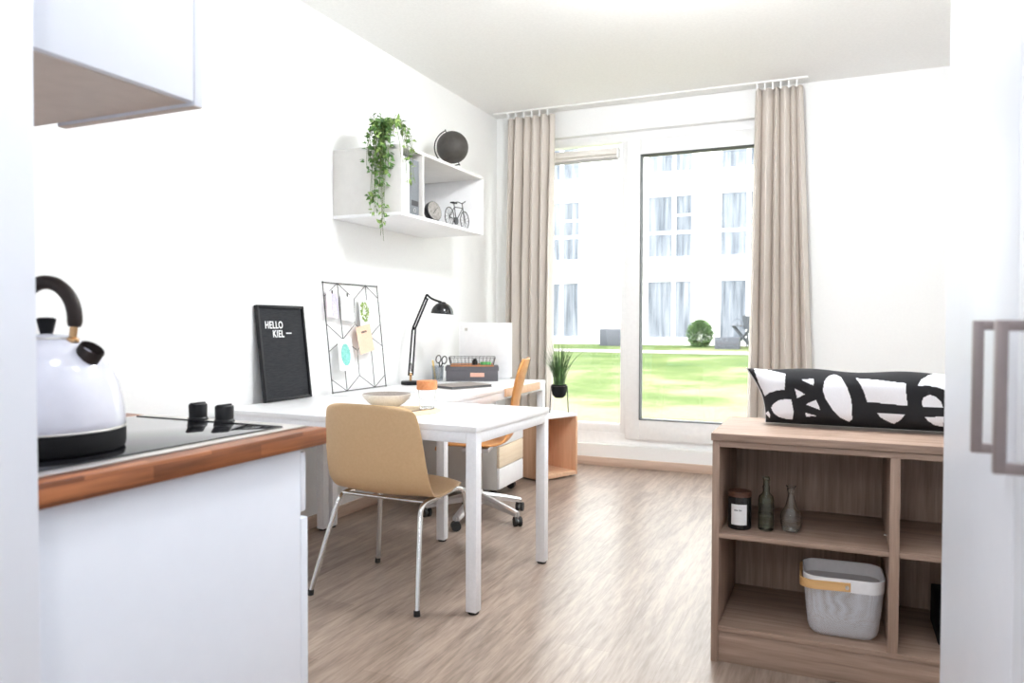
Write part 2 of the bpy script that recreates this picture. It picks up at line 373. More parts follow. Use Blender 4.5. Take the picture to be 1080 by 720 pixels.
# ------------------------------------------------------------------ room shell
XL, XR, YB, YF, ZC = -2.68, 0.95, -1.6, 5.80, 2.87
struct(MB().box(XL - .1, XR + .1, YB - .1, YF + .3, -.12, 0).build('floor', M['floor'], smooth=0))
struct(MB().box(XL - .1, XR + .1, YB - .1, YF + .3, ZC, ZC + .12).build('ceiling', M['ceil'], smooth=0))
struct(MB().box(XL - .1, XL, YB - .1, YF + .3, 0, ZC).build('wall_left', M['wall'], smooth=0))
struct(MB().box(XR, XR + .1, YB - .1, YF + .3, 0, ZC).build('wall_right', M['wall'], smooth=0))
struct(MB().box(XL, XR, YB - .1, YB, 0, ZC).build('wall_back', M['wall'], smooth=0))
struct(MB().box(XL, -1.073, .50, .7245, 0, ZC, .003).build('wall_kitchen', M['lacquer']))
OX0, OX1, OZ0, OZ1 = -2.42, -0.42, 0.17, 2.66
struct(MB().box(XL, OX0, YF, YF + .3, 0, ZC).box(OX1, XR, YF, YF + .3, 0, ZC)
       .box(OX0, OX1, YF, YF + .3, 0, OZ0).box(OX0, OX1, YF, YF + .3, OZ1, ZC).build('wall_far', M['wall'], smooth=0))
struct(MB().box(XL, XL + .014, 1.37, YF, 0, .068, .003).build('baseboard_left', M['skirt']))
struct(MB().box(XL + .014, XR, YF - .014, YF, 0, .068, .003).build('baseboard_far', M['skirtX']))

# window: fixed light on the left, tilt-and-turn balcony sash on the right
W = struct(bpy.data.objects.new('window_1', None)); COL.objects.link(W); W.location = (OX0, 5.86, OZ0)
o = tuple(W.location)
f = MB(o)
f.box(OX0, OX0 + .07, 5.86, 5.95, OZ0, OZ1, .004).box(OX1 - .07, OX1, 5.86, 5.95, OZ0, OZ1, .004)
f.box(OX0 + .07, OX1 - .07, 5.86, 5.95, OZ1 - .07, OZ1, .004).box(OX0 + .07, OX1 - .07, 5.86, 5.95, OZ0, OZ0 + .09, .004)
f.box(-1.61, -1.53, 5.86, 5.95, OZ0 + .09, OZ1 - .07, .004).box(OX0 + .07, -1.61, 5.87, 5.94, OZ0 + .09, .33, .004)
f.build('window_frame', M['pvc'], W)
s = MB(o)
s.box(-1.56, -1.445, 5.825, 5.93, .225, 2.59, .008).box(-.575, -.46, 5.825, 5.93, .225, 2.59, .008)
s.box(-1.445, -.575, 5.825, 5.93, 2.465, 2.59, .008).box(-1.445, -.575, 5.825, 5.93, .225, .385, .008)
sash = s.build('window_sash', M['pvc'], W)
g = MB(o)
for a in ((-1.447, -1.440, .380, 2.470), (-.580, -.573, .380, 2.470)): g.box(a[0], a[1], 5.822, 5.90, a[2], a[3])
g.box(-1.44, -.58, 5.822, 5.90, .380, .387).box(-1.44, -.58, 5.822, 5.90, 2.462, 2.470)
g.box(-2.35, -1.61, 5.885, 5.90, .328, .333)
g.build('glazing_gasket', M['gasket'], W)
MB(o).box(-1.44, -.58, 5.895, 5.905, .387, 2.462).build('window_pane', M['pane'], W, smooth=0)
MB(o).box(-2.35, -1.61, 5.905, 5.915, .333, 2.59).build('window_pane', M['pane'], W, smooth=0)
MB(o).box(OX0 - .0, OX1, 5.95, 6.16, OZ0 - .02, OZ0 + .012, .003).build('window_sill', M['pvc'], W)

# roller blind
RB = thing('roller_blind', 'slim off-white roller blind rolled up at the top of the left window pane', 'blind', (-1.93, 5.80, 2.446))
o = (-1.93, 5.80, 2.446)
MB(o).box(-2.33, -1.622, 5.792, 5.862, 2.488, 2.54, .006).build('cassette', M['blindcloth'], RB)
MB(o).cyl((-2.32, 5.835, 2.478), (-1.64, 5.835, 2.478), .016).build('cloth_roll', M['blindcloth'], RB)
MB(o).box(-2.32, -1.632, 5.812, 5.845, 2.446, 2.462, .004).build('bottom_bar', M['blindgrey'], RB)
MB(o).box(-1.632, -1.618, 5.79, 5.865, 2.455, 2.545, .003).build('end_cap', M['pvc'], RB)

# ------------------------------------------------------------------ curtains
tag(MB((-1.3, 5.66, ZC)).box(-2.64, -.22, 5.635, 5.685, ZC - .012, ZC, .002).build('curtain_rail', M['ceil']),
    'white curtain rail along the ceiling in front of the window wall', 'curtain rail')
def curtain(name, label, xt0, xt1, xb0, xb1, folds, seed):
    rnd = random.Random(seed)
    T = thing(name, label, 'curtain', ((xt0 + xt1) / 2, 5.66, .02))
    o = T.location
    NU, NZ, z0, z1 = folds * 22, 24, .02, 2.822
    wd0 = [rnd.uniform(.6, 1.4) for _ in range(folds)]; tw = sum(wd0)
    ed = [0.0]
    for w_0 in wd0: ed.append(ed[-1] + w_0 / tw)
    am = [rnd.uniform(.75, 1.25) for _ in range(folds)]; dr = [rnd.uniform(-.5, .5) for _ in range(folds + 1)]; dr[0] = dr[-1] = 0
    bm = bmesh.new(); rows = []
    for j in range(NZ + 1):
        v = j / NZ; z = z0 + (z1 - z0) * v; row = []
        k = 1 - v
        e2 = [ed[i] + dr[i] * .06 * math.sin(2.2 * k) for i in range(folds + 1)]
        for i in range(NU + 1):
            fi = min(i // 22, folds - 1); t = (i - fi * 22) / 22
            u = e2[fi] + (e2[fi + 1] - e2[fi]) * t
            x = (xb0 + (xb1 - xb0) * u) * k + (xt0 + (xt1 - xt0) * u) * v
            amp = (.030 + .030 * min(1, k * 2.5)) * am[fi]
            lobe = math.sin(PI * t) ** .62
            y = 5.70 - 2 * amp * lobe * (.85 + .15 * math.sin(2.5 * k + fi)) + .006 * math.sin(5 * u + 3 * v + seed)
            x += .014 * math.sin(2 * PI * t) * (.4 + .6 * k)
            row.append(bm.verts.new((x - o.x, y - o.y, z - o.z)))
        rows.append(row)
    for a, b in zip(rows, rows[1:]):
        for i in range(NU): bm.faces.new((a[i], a[i + 1], b[i + 1], b[i]))
    mb = MB(); mb.bm.free(); mb.bm = bm
    c = mb.build('cloth', M['curtain'], T, 80)
    md = c.modifiers.new('thick', 'SOLIDIFY'); md.thickness = .004
    t = MB(o); n = folds
    for i in range(n):
        x = xt0 + (xt1 - xt0) * (i + .25) / n
        hk = MB(o).box(x - .006, x + .006, 5.655, 5.667, 2.81, ZC - .0115, .002).build('glider_hook', M['pvc'], T)
    return T
curtain('curtain', 'taupe curtain gathered left of the window, behind the desk', -2.53, -2.115, -2.53, -2.13, 6, 3)
curtain('curtain', 'taupe curtain gathered right of the window, behind the patterned pillow', -.575, -.255, -.62, -.14, 6, 8)

# ------------------------------------------------------------------ kitchen
cx = -1.078
base = thing('base_cabinet', 'white kitchen base cabinet whose plain side panel shows under the wooden worktop', 'cabinet', (-1.88, 1.04, 0))
o = base.location
MB(o).box(-2.66, -1.118, .735, 1.334, .10, .862, .001).build('body', M['lacquer'], base)
MB(o).box(-1.116, -1.098, .7255, 1.336, .0, .861, .001).build('side_panel', M['lacquer'], base)
for x0, x1 in ((-1.878, -1.099), (-2.658, -1.882)):
    d = MB(o).box(x0, x1, 1.338, 1.356, .718, .850, .0015).build('drawer', M['lacquer'], base)
    d = MB(o).box(x0, x1, 1.338, 1.362, .105, .702, .0015).build('door', M['lacquer'], base)
MB(o).box(-2.66, -1.12, .74, 1.29, 0, .10).build('plinth', M['lacquer'], base)

tag(MB((-1.87, 1.06, .862)).box(-2.678, cx, .7250, 1.405, .862, .900, .0025).build('worktop', M['stave']),
    'reddish butcher-block worktop carrying the hob and kettle', 'worktop')

hob = thing('ceramic_hob', 'black glass hob with steel rim set on the wooden worktop', 'hob', (-1.37, 1.06, .900))
o = hob.location
MB(o).box(-1.625, -1.122, .73, 1.388, .9003, .9045, .0015).build('steel_rim', M['steel'], hob)
MB(o).box(-1.602, -1.146, .75, 1.330, .9045, .9075, .001).build('glass_plate', M['hob'], hob)
MB(o).box(-1.602, -1.146, 1.331, 1.334, .9045, .9078, 0).build('trim_strip', M['black'], hob)
for x, y in ((-1.425, 1.358), (-1.335, 1.352)):
    kb = MB(o).lathe([(.0235, 0), (.0235, .004), (.021, .007), (.0215, .036), (.020, .0385)], 24, (x, y, .9045), None, True, True).build('control_knob', M['black'], hob)
    MB(o).box(x - .004, x + .004, y - .021, y + .021, .943, .9465, .001).build('knob_grip', M['black'], kb)

KX, KY, KZ = -1.315, .905, .908
ket = thing('electric_kettle', 'glossy white dome kettle with black arched handle standing on the hob', 'kettle', (KX, KY, KZ), math.radians(12))
MB().lathe([(.118, 0), (.126, .004), (.1275, .012), (.1275, .034), (.125, .040)], 56, (0, 0, 0), None, True, True).build('base_ring', M['matblack'], ket)
MB().lathe([(.124, .040), (.1265, .044), (.1265, .056), (.125, .075), (.1215, .098), (.1155, .122), (.106, .146), (.092, .168), (.074, .187), (.056, .199), (.050, .203)], 64, (0, 0, 0), None, True, False).build('body', M['kettle'], ket)
MB().lathe([(.1272, .039), (.1282, .0405), (.1272, .043)], 56).build('band', M['steel'], ket)
lid = MB().lathe([(.052, .2015), (.052, .204), (.046, .208), (.02, .211), (0, .2115)], 40, (0, 0, 0), None, True).build('lid', M['kettle'], ket)
MB().lathe([(.052, .2005), (.0535, .2025), (.052, .2045)], 40).build('lid_rim', M['steel'], lid)
MB().lathe([(.010, .211), (.0115, .216), (.0155, .235), (.0150, .2385), (.010, .240), (0, .2405)], 24, (0, 0, 0), None, True).build('lid_knob', M['matblack'], lid)
hp = []
for i in range(25):
    a = math.radians(-12 + 188 * i / 24)
    hp.append((.000 + .060 * math.cos(a), 0, .238 + .066 * math.sin(a)))
h = MB().tube(hp, [.0105] + [.0125] * 23 + [.0105], 14).build('handle', M['darkwood'], ket)
for x0, x1 in ((.0595, .054), (-.0595, -.054)):
    MB().cyl((x1, 0, .192), (x0 * .98, 0, .230), .0062, .0068, 14).lathe([(.0115, 0), (.0115, .006), (.007, .009)], 16, (x1, 0, .196), None, True, True).build('handle_bracket', M['brass'], h)
sd = Vector((.60, 0, .80)).normalized(); p0 = Vector((.074, 0, .156))
q = sd.to_track_quat('Z', 'Y').to_matrix().to_4x4(); q.translation = p0
sp_ = MB().lathe([(.0215, -.01), (.0215, .014), (.0218, .036), (.0205, .038), (.0190, .030), (.0190, .022), (0, .022)], 28, (0, 0, 0), q, True)
spo = sp_.build('spout', M['darkwood'], ket)
MB().lathe([(.0245, -.006), (.026, -.002), (.026, .003), (.0225, .006)], 28, (0, 0, 0), q).build('spout_collar', M['steel'], spo)

wc = thing('wall_cabinet', 'white wall cabinet with taupe underside hanging above the worktop', 'cabinet', (-1.3, .9, 1.54))
o = wc.location
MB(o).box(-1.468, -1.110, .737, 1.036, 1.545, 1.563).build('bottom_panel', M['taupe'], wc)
MB(o).box(-1.109, -1.092, .737, 1.036, 1.5455, 2.30, .001).build('side_panel', M['lacquer'], wc)
MB(o).box(-1.468, -1.110, .737, .75, 1.563, 2.30).box(-1.468, -1.110, .75, 1.036, 2.282, 2.30).box(-1.468, -1.45, .75, 1.036, 1.563, 2.282).build('carcass', M['lacquer'], wc)
d = MB(o).box(-1.468, -1.092, 1.0385, 1.057, 1.5395, 2.298, .001).build('door', M['lacquer'], wc)
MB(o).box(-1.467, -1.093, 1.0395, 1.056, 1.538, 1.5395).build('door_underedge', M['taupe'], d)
hd = thing('extractor_hood', 'taupe-bottomed extractor housing beside the white wall cabinet, above the hob', 'extractor', (-1.9, .9, 1.54))
o = hd.location
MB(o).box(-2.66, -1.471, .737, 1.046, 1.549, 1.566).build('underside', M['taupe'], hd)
MB(o).box(-2.66, -1.471, .737, 1.046, 1.566, 2.30, .001).build('housing', M['lacquer'], hd)
MB(o).box(-2.3, -1.85, .80, .98, 1.545, 1.549).build('grease_filter', M['steel'], hd)

# right-hand wardrobe with bow pulls
wd = thing('wardrobe', 'tall white wardrobe with taupe bracket pulls cut off by the right edge', 'wardrobe', (.5, 1.15, 0))
o = wd.location
MB(o).box(.226, .80, .45, 1.80, .08, 2.45, .002).build('body', M['lacquer'], wd)
MB(o).box(.25, .79, .46, 1.79, 0, .08).build('plinth', M['lacquer'], wd)
for y0, y1, hy in ((1.112, 1.797, 1.19), (.453, 1.108, 1.03)):
    d = MB(o).box(.2035, .2245, y0, y1, .085, 2.445, .0015).build('door', M['lacquer'], wd)
    MB(o).box(.167, .180, hy - .0065, hy + .0065, .966, 1.146, .001).box(.178, .204, hy - .0065, hy + .0065, .966, .979, .001).box(.178, .204, hy - .0065, hy + .0065, 1.133, 1.146, .001).build('handle', M['handle'], d)

# ------------------------------------------------------------------ low oak shelf and what is on it
sh = thing('low_bookcase', 'low oak-look open shelf unit standing in front of the right curtain', 'shelf', (.16, 2.8, 0))
o = sh.location
MB(o).box(-.390, .72, 2.565, 3.06, .750, .775, .0015).build('top_board', M['oakX'], sh)
MB(o).box(-.386, -.363, 2.572, 3.05, 0, .750, .001).build('side_panel', M['oakZ'], sh)
MB(o).box(.693, .716, 2.572, 3.05, 0, .750, .001).build('side_panel', M['oakZ'], sh)
MB(o).box(-.363, .693, 2.574, 3.03, .729, .748, .001).build('upper_rail', M['oakX'], sh)
MB(o).box(.150, .178, 2.574, 3.03, .123, .729, .001).build('divider', M['oakZ'], sh)
MB(o).box(-.363, .693, 2.576, 3.03, .106, .123, .001).build('bottom_board', M['oakX'], sh)
MB(o).box(-.363, .693, 2.582, 2.60, 0, .106, .001).build('plinth', M['oakX'], sh)
MB(o).box(-.363, .150, 2.576, 3.03, .421, .437, .001).build('shelf_board', M['oakX'], sh)
MB(o).box(.178, .693, 2.576, 3.03, .421, .437, .001).build('shelf_board', M['oakX'], sh)
MB(o).box(-.363, .693, 3.03, 3.042, .02, .748).build('back_panel', M['oakZ'], sh)
MB(o).cyl((.1495, 2.72, .452), (.1425, 2.72, .452), .004, None, 10).build('shelf_pin', M['chrome'], sh)

cd = thing('scented_candle', 'black candle jar with white label and dark wood lid on the oak shelf', 'candle', (-.308, 2.676, .437))
MB().lathe([(.035, 0), (.0385, .003), (.039, .010), (.039, .112)], 40, (0, 0, 0), None, True, True).build('jar', M['blackgloss'], cd)
MB().lathe([(.0395, .112), (.0398, .114), (.0398, .126), (.038, .1285), (0, .1285)], 40, (0, 0, 0), None, True).build('lid', M['lidwood'], cd)
lb = MB(); t = bmesh.new()
A0, A1 = math.radians(-90 - 40 + 3), math.radians(-90 + 40 + 3)
g0 = [[t.verts.new((.0393 * math.cos(A0 + (A1 - A0) * i / 14), .0393 * math.sin(A0 + (A1 - A0) * i / 14), z)) for i in range(15)] for z in (.018, .088)]
for i in range(14): t.faces.new((g0[0][i], g0[0][i + 1], g0[1][i + 1], g0[1][i]))
lb._add(t); lbl = lb.build('label', M['paper'], cd)
tx = MB()
rr = random.Random(4)
for k in range(8):
    a = math.radians(-108 + 4.6 * k); hh = rr.choice((.003, .0045, .003)); c = Vector((.0396 * math.cos(a), .0396 * math.sin(a), .067))
    if k == 4: continue
    tx.box(-.0010, .0010, -.0002, .0002, -.0015, hh, 0, Matrix.Translation(c) @ Matrix.Rotation(a + PI / 2, 4, 'Z'))
tx.build('label_print', M['ink'], lbl)

bt = thing('glass_bottle', 'narrow grey-green glass bottle between the candle and the clear vase', 'bottle', (-.222, 2.683, .437))
prof = [(.022, .001), (.0258, .004), (.0262, .012), (.0262, .104), (.024, .116), (.0135, .126), (.0115, .132), (.0125, .150), (.0105, .155), (.0098, .170), (.0125, .172), (.0128, .182), (.0098, .183)]
MB().lathe([(0, .001)] + prof + [(.0078, .182), (.0078, .135), (.0095, .126), (.022, .112), (.0232, .100), (.0232, .012), (0, .010)], 36).build('bottle_body', M['greenglass'], bt)
MB().lathe([(.0263, .052), (.0270, .054), (.0263, .056)], 36).build('raised_ring', M['greenglass'], bt)

vs = thing('glass_vase', 'clear pear-shaped glass vase with ribbed body beside the green bottle', 'vase', (-.143, 2.695, .437))
pr = [(0, .001), (.020, .001), (.0235, .004)]
for i in range(20):
    u = i / 19; z = .008 + .118 * u
    r = .0245 + .0105 * math.sin(PI * min(1, u * 1.35 + .12)) - .0125 * max(0, u - .45) / .55 * 1.25
    pr.append((r + .0006 * math.sin(i * PI), z))
    pr.append((r - .0008, z + .003))
pr += [(.0125, .140), (.0122, .150), (.0165, .1545), (.0165, .157), (.0135, .157), (.0105, .150), (.0105, .138)]
inner = [(r - .0022, z) for r, z in reversed(pr[3:-7])]
MB().lathe(pr + inner + [(0, .008)], 40).build('vase_body', M['vaseglass'], vs)

# perforated steel basket with wooden bail
bk = thing('storage_basket', 'white perforated steel basket with wooden handle in the lower shelf compartment', 'basket', (.020, 2.705, .1235), math.radians(2.5))
bk.scale = (1.04, 1.02, 1.10)
def basket_wall():
    bm = bmesh.new(); uvl = bm.loops.layers.uv.new('UVMap'); rings = []; N = 7
    levels = [(0.0, -.030, .030), (.004, -.014, .036), (.016, -.004, .040), (.03, 0, .042), (.100, .008, .045), (.150, .012, .046)]
    for z, e, r in levels:
        rings.append(([bm.verts.new((x, y, z)) for x, y in rrect(.205 + 2 * e, .170 + 2 * e, r, N)], z))
    n = len(rings[0][0])
    per = [0]
    P = rrect(.225, .19, .045, N)
    for i in range(n):
        a = P[i]; b = P[(i + 1) % n]; per.append(per[-1] + math.hypot(a[0] - b[0], a[1] - b[1]))
    for (a, za), (b, zb) in zip(rings, rings[1:]):
        for i in range(n):
            j = (i + 1) % n; fc = bm.faces.new((a[i], a[j], b[j], b[i]))
            for lp, uv in zip(fc.loops, ((per[i], za), (per[i + 1], za), (per[i + 1], zb), (per[i], zb))): lp[uvl].uv = uv
    fl = bm.faces.new(list(reversed(rings[0][0])))
    for lp in fl.loops: lp[uvl].uv = (lp.vert.co.x, lp.vert.co.y)
    mb = MB(); mb.bm.free(); mb.bm = bm; return mb
w_ = basket_wall().build('basket_body', M['perf'], bk, 60)
def band(z0, z1, e0, e1, r, th, name, mat, parent):
    mb = MB(); bm = mb.bm; N = 8
    loops = []
    for z, e in ((z0, e0), (z1, e1), (z1, e1 - th), (z0, e0 - th)):
        loops.append([bm.verts.new((x, y, z)) for x, y in rrect(.205 + 2 * e, .170 + 2 * e, max(r + (e - e0), .01), N)])
    n = len(loops[0])
    for k in range(4):
        a, b = loops[k], loops[(k + 1) % 4]
        for i in range(n): bm.faces.new((a[i], a[(i + 1) % n], b[(i + 1) % n], b[i]))
    bmesh.ops.recalc_face_normals(bm, faces=bm.faces)
    return mb.build(name, mat, parent, 40)
band(.146, .184, .0135, .016, .047, .003, 'rim_band', M['whitemetal'], bk)
# bail folded down around the left end: flat strap from the front pivot round to the back pivot
mb = MB(); bm = mb.bm
path = []
hw, hd = .123, .107
for i in range(9): path.append((.018 - (.018 + hw - .045) * i / 8, -hd))
for i in range(1, 10):
    a = math.radians(270 - 90 * i / 9); path.append((-hw + .045 + .050 * math.cos(a), -hd + .045 + .045 * math.sin(a)))
for i in range(1, 9): path.append((-hw - .005, -hd + .045 + (2 * hd - .09) * i / 8))
for i in range(1, 10):
    a = math.radians(180 - 90 * i / 9); path.append((-hw + .045 + .050 * math.cos(a), hd - .045 + .045 * math.sin(a)))
for i in range(1, 9): path.append((-hw + .045 + (.018 + hw - .045) * i / 8, hd))
rows = []
for k, (x, y) in enumerate(path):
    a = path[max(k - 1, 0)]; b = path[min(k + 1, len(path) - 1)]; t = Vector((b[0] - a[0], b[1] - a[1], 0)).normalized(); n = Vector((t.y, -t.x, 0)) * -1
    zc = .163 - .10 * (.018 - x) * .25
    hz = .0125
    rows.append([bm.verts.new(Vector((x, y, zc + s * hz)) + n * e) for s, e in ((-1, 0), (1, 0), (1, -.006), (-1, -.006))])
for a, b in zip(rows, rows[1:]):
    for k in range(4): bm.faces.new((a[k], a[(k + 1) % 4], b[(k + 1) % 4], b[k]))
bm.faces.new(rows[0]); bm.faces.new(list(reversed(rows[-1]))); bmesh.ops.recalc_face_normals(bm, faces=bm.faces)
hb = mb.build('bail_handle', M['strap'], bk)
for y0, y1 in ((-.114, -.105), (.105, .114)):
    MB().cyl((.008, y0, .163), (.008, y1, .163), .0055, None, 14).build('rivet', M['steel'], hb)

tag(MB((.36, 2.80, .123)).box(.30, .43, 2.70, 2.93, .123, .25, .004).build('storage_box', M['matblack']),
    'black box in the lower right shelf compartment, half hidden by the wardrobe', 'box')

# printed bolster pillow
PATCH = [[(-0.289, 0.206), (-0.26, 0.202), (-0.175, 0.188), (-0.176, 0.132), (-0.202, 0.128), (-0.231, 0.117), (-0.246, 0.103), (-0.269, 0.152)], [(-0.222, 0.064), (-0.214, 0.079), (-0.196, 0.093), (-0.171, 0.099), (-0.153, 0.098), (-0.149, 0.074), (-0.145, 0.058), (-0.149, 0.026), (-0.17, 0.027), (-0.195, 0.032), (-0.214, 0.046)], [(-0.122, 0.17), (-0.079, 0.176), (-0.08, 0.152)], [(-0.142, 0.138), (-0.108, 0.12), (-0.133, 0.104)], [(-0.105, 0.084), (-0.071, 0.102), (-0.057, 0.067)], [(-0.106, 0.054), (-0.066, 0.045), (-0.104, 0.04)], [(-0.01, 0.191), (-0.032, 0.186), (-0.045, 0.169), (-0.05, 0.137), (-0.041, 0.108), (-0.02, 0.074), (0.004, 0.046), (0.036, 0.03), (0.044, 0.038), (0.043, 0.086), (0.039, 0.115), (0.026, 0.152), (0.008, 0.182)], [(0.055, 0.18), (0.123, 0.177), (0.206, 0.169), (0.207, 0.137), (0.212, 0.095), (0.147, 0.099), (0.09, 0.102), (0.081, 0.132), (0.069, 0.16)], [(0.12, 0.066), (0.205, 0.066), (0.192, 0.046), (0.173, 0.03), (0.153, 0.038), (0.133, 0.05)], [(0.241, 0.16), (0.253, 0.182), (0.277, 0.196), (0.318, 0.204), (0.345, .200), (0.345, .14), (0.319, 0.151), (0.299, 0.159), (0.267, 0.164)], [(0.254, 0.108), (0.259, 0.124), (0.278, 0.134), (0.297, 0.126), (0.31, 0.111), (0.316, 0.094), (0.257, 0.094)], [(0.263, 0.059), (0.32, 0.063), (0.318, 0.029), (0.295, 0.032), (0.276, 0.045)], [(-0.244, 0.039), (-0.233, 0.051), (-0.225, 0.037), (-0.228, 0.026)],
         [(.38, .18), (.50, .17), (.49, .09), (.40, .08)], [(.52, .07), (.46, .03), (.38, .05)]]
def inside(x, z, poly):
    c = False; n = len(poly)
    for i in range(n):
        x0, z0 = poly[i]; x1, z1 = poly[i - 1]
        if (z0 > z) != (z1 > z) and x < (x1 - x0) * (z - z0) / (z1 - z0) + x0: c = not c
    return c
def pillow():
    P = thing('bolster_pillow', 'long white pillow with bold black brushstroke print lying on the oak shelf', 'pillow', (.13, 2.90, .775))
    NU, NV = 300, 72; Lh, Hh, T = .425, .100, .085
    def pt(u, v, s):
        edge = max(0, (1 - abs(u) ** 4) * (1 - v ** 4)) ** .55
        x = Lh * u * (1 - .045 * (1 - v * v)) if True else 0
        if u < 0: x += .018 * (1 - abs(v)) * abs(u) ** 8 - .02 * abs(u) ** 10 * max(0, v) + .050 * abs(u) ** 8 * max(0, -v)
        z = .104 + Hh * v * (1 - .04 * math.cos(PI * u * .5) ** 2 * (1 if v > 0 else .2)) + .004 * math.sin(9 * u) * max(0, v)
        y = s * T * edge * (1 + .06 * math.sin(11 * u + 2 * v))
        return Vector((x, y, z))
    bm = bmesh.new(); grids = []
    for s in (-1, 1):
        g = [[None] * (NV + 1) for _ in range(NU + 1)]
        for i in range(NU + 1):
            for j in range(NV + 1):
                rim = i in (0, NU) or j in (0, NV)
                if s == 1 and rim: g[i][j] = grids[0][i][j]
                else: g[i][j] = bm.verts.new(pt(2 * i / NU - 1, 2 * j / NV - 1, s))
        grids.append(g)
        for i in range(NU):
            for j in range(NV):
                f = bm.faces.new((g[i][j], g[i + 1][j], g[i + 1][j + 1], g[i][j + 1]))
                c = f.calc_center_median()
                # pattern coordinates measured on the front; mirrored on the back
                f.material_index = 1 if any(inside(c.x + .13, c.z, p) for p in PATCH) else 0
    bmesh.ops.recalc_face_normals(bm, faces=bm.faces)
    mb = MB(); mb.bm.free(); mb.bm = bm
    mb.build('cover', [M['pillowblack'], M['pillowwhite']], P, 80)
    seam = [pt(-1, -1 + 2 * j / 20, -1) for j in range(21)]
    MB().tube(seam, .0025, 6).build('side_seam', M['pillowwhite'], P)
pillow()

# ------------------------------------------------------------------ dining table and desk
def steel_table(name, label, cat, loc, rz, LX, LY, edge_mat=None):
    """corner at the origin is front-right: the top runs to -LX and +LY"""
    T = thing(name, label, cat, loc, rz)
    MB().box(-LX, 0, 0, LY, .716, .740, .002).build('tabletop', M['white'], T)
    a = .046; k = .003
    ap = MB()
    ap.box(-LX + k + a, -k - a, k, k + .03, .672, .716, .002).box(-LX + k + a, -k - a, LY - k - .03, LY - k, .672, .716, .002)
    ap.box(-LX + k, -LX + k + .03, k + a, LY - k - a, .672, .716, .002).box(-k - .03, -k, k + a, LY - k - a, .672, .716, .002)
    ap.build('apron_frame', M['whitemetal'], T)
    for x0 in (-k - a, -LX + k):
        for y0 in (k, LY - k - a):
            lg = MB().box(x0, x0 + a, y0, y0 + a, .010, .716, .003).build('leg', M['whitemetal'], T)
            MB().lathe([(.020, 0), (.022, .003), (.022, .010)], 20, (x0 + a / 2, y0 + a / 2, 0), None, True, True).build('foot_glide', M['rubber'], lg)
    if edge_mat:
        MB().box(.001, .016, .80, 1.40, .688, .738, .002).build('drawer', edge_mat, T)
    return T
steel_table('dining_table', 'white square-legged table that the tan chair is pulled up to', 'table', (-1.280, 2.590, 0), math.radians(-1.5), 1.36, .745)
steel_table('writing_desk', 'white desk behind the dining table holding the lamp and grey box', 'desk', (-1.868, 3.405, 0), math.radians(1.4), .745, 1.56, M['warmoakX'])

# tan shell chair
def shell_mesh(prof, halfw, wrap, NU=28, thick=.010):
    """prof: list of (y,z); halfw: half width per profile point; wrap: forward/upward curl of the edge"""
    bm = bmesh.new(); n = len(prof); rows = []
    # resample with Catmull-Rom
    def cr(a, b, c, d, t): return .5 * ((2 * b) + (-a + c) * t + (2 * a - 5 * b + 4 * c - d) * t * t + (-a + 3 * b - 3 * c + d) * t ** 3)
    S = []
    for i in range(n - 1):
        for k in range(5):
            t = k / 5; ii = [max(i - 1, 0), i, i + 1, min(i + 2, n - 1)]
            S.append([cr(*[prof[q][0] for q in ii], t), cr(*[prof[q][1] for q in ii], t), cr(*[halfw[q] for q in ii], t), cr(*[wrap[q][0] for q in ii], t), cr(*[wrap[q][1] for q in ii], t)])
    S.append([prof[-1][0], prof[-1][1], halfw[-1], wrap[-1][0], wrap[-1][1]])
    for y, z, w, wy, wz in S:
        rows.append([bm.verts.new((w * (2 * i / NU - 1), y + wy * abs(2 * i / NU - 1) ** 2.6, z + wz * abs(2 * i / NU - 1) ** 2.6)) for i in range(NU + 1)])
    for a, b in zip(rows, rows[1:]):
        for i in range(NU): bm.faces.new((a[i], a[i + 1], b[i + 1], b[i]))
    bmesh.ops.recalc_face_normals(bm, faces=bm.faces)
    mb = MB(); mb.bm.free(); mb.bm = bm; return mb
ch = thing('shell_chair', 'tan one-piece shell chair on chrome legs at the dining table', 'chair', (-1.748, 2.748, 0), math.radians(-2))
prof = [(.245, .418), (.235, .440), (.19, .449), (.09, .441), (-.02, .432), (-.09, .432), (-.145, .447), (-.178, .487), (-.193, .55), (-.204, .63), (-.214, .71), (-.221, .775), (-.224, .800), (-.223, .812)]
hw_ = [.160, .190, .210, .224, .236, .244, .249, .250, .247, .242, .234, .222, .206, .170]
wr = [(0, -.012), (0, -.018), (0, -.022), (0, -.020), (.004, -.010), (.016, .004), (.040, .016), (.052, .016), (.052, .010), (.050, .0), (.047, -.002), (.043, -.006), (.039, -.010), (.035, -.012)]
so = shell_mesh(prof, hw_, wr).build('shell', M['tan'], ch, 80)
md = so.modifiers.new('thick', 'SOLIDIFY'); md.thickness = .011; md.offset = 0
md = so.modifiers.new('round', 'BEVEL'); md.width = .003; md.segments = 2; md.limit_method = 'ANGLE'; md.angle_limit = math.radians(50)
for sx in (-1, 1):
    pts = rounded([(sx * .264, -.238, .012), (sx * .205, -.120, .405), (sx * .212, .150, .418), (sx * .222, .205, .405), (sx * .262, .238, .012)], .05, 8)
    lg = MB().tube(pts, .0108, 12).build('side_frame', M['chrome'], ch)
    for y in (-.238, .238):
        MB().cyl((sx * .2645, y, 0), (sx * .262, y * .992, .022), .0135, .0125, 14).build('foot_cap', M['rubber'], lg)
for y in (-.095, .135):
    MB().cyl((-.205, y, .409), (.205, y, .409), .008, None, 12).build('crossbar', M['chrome'], ch)

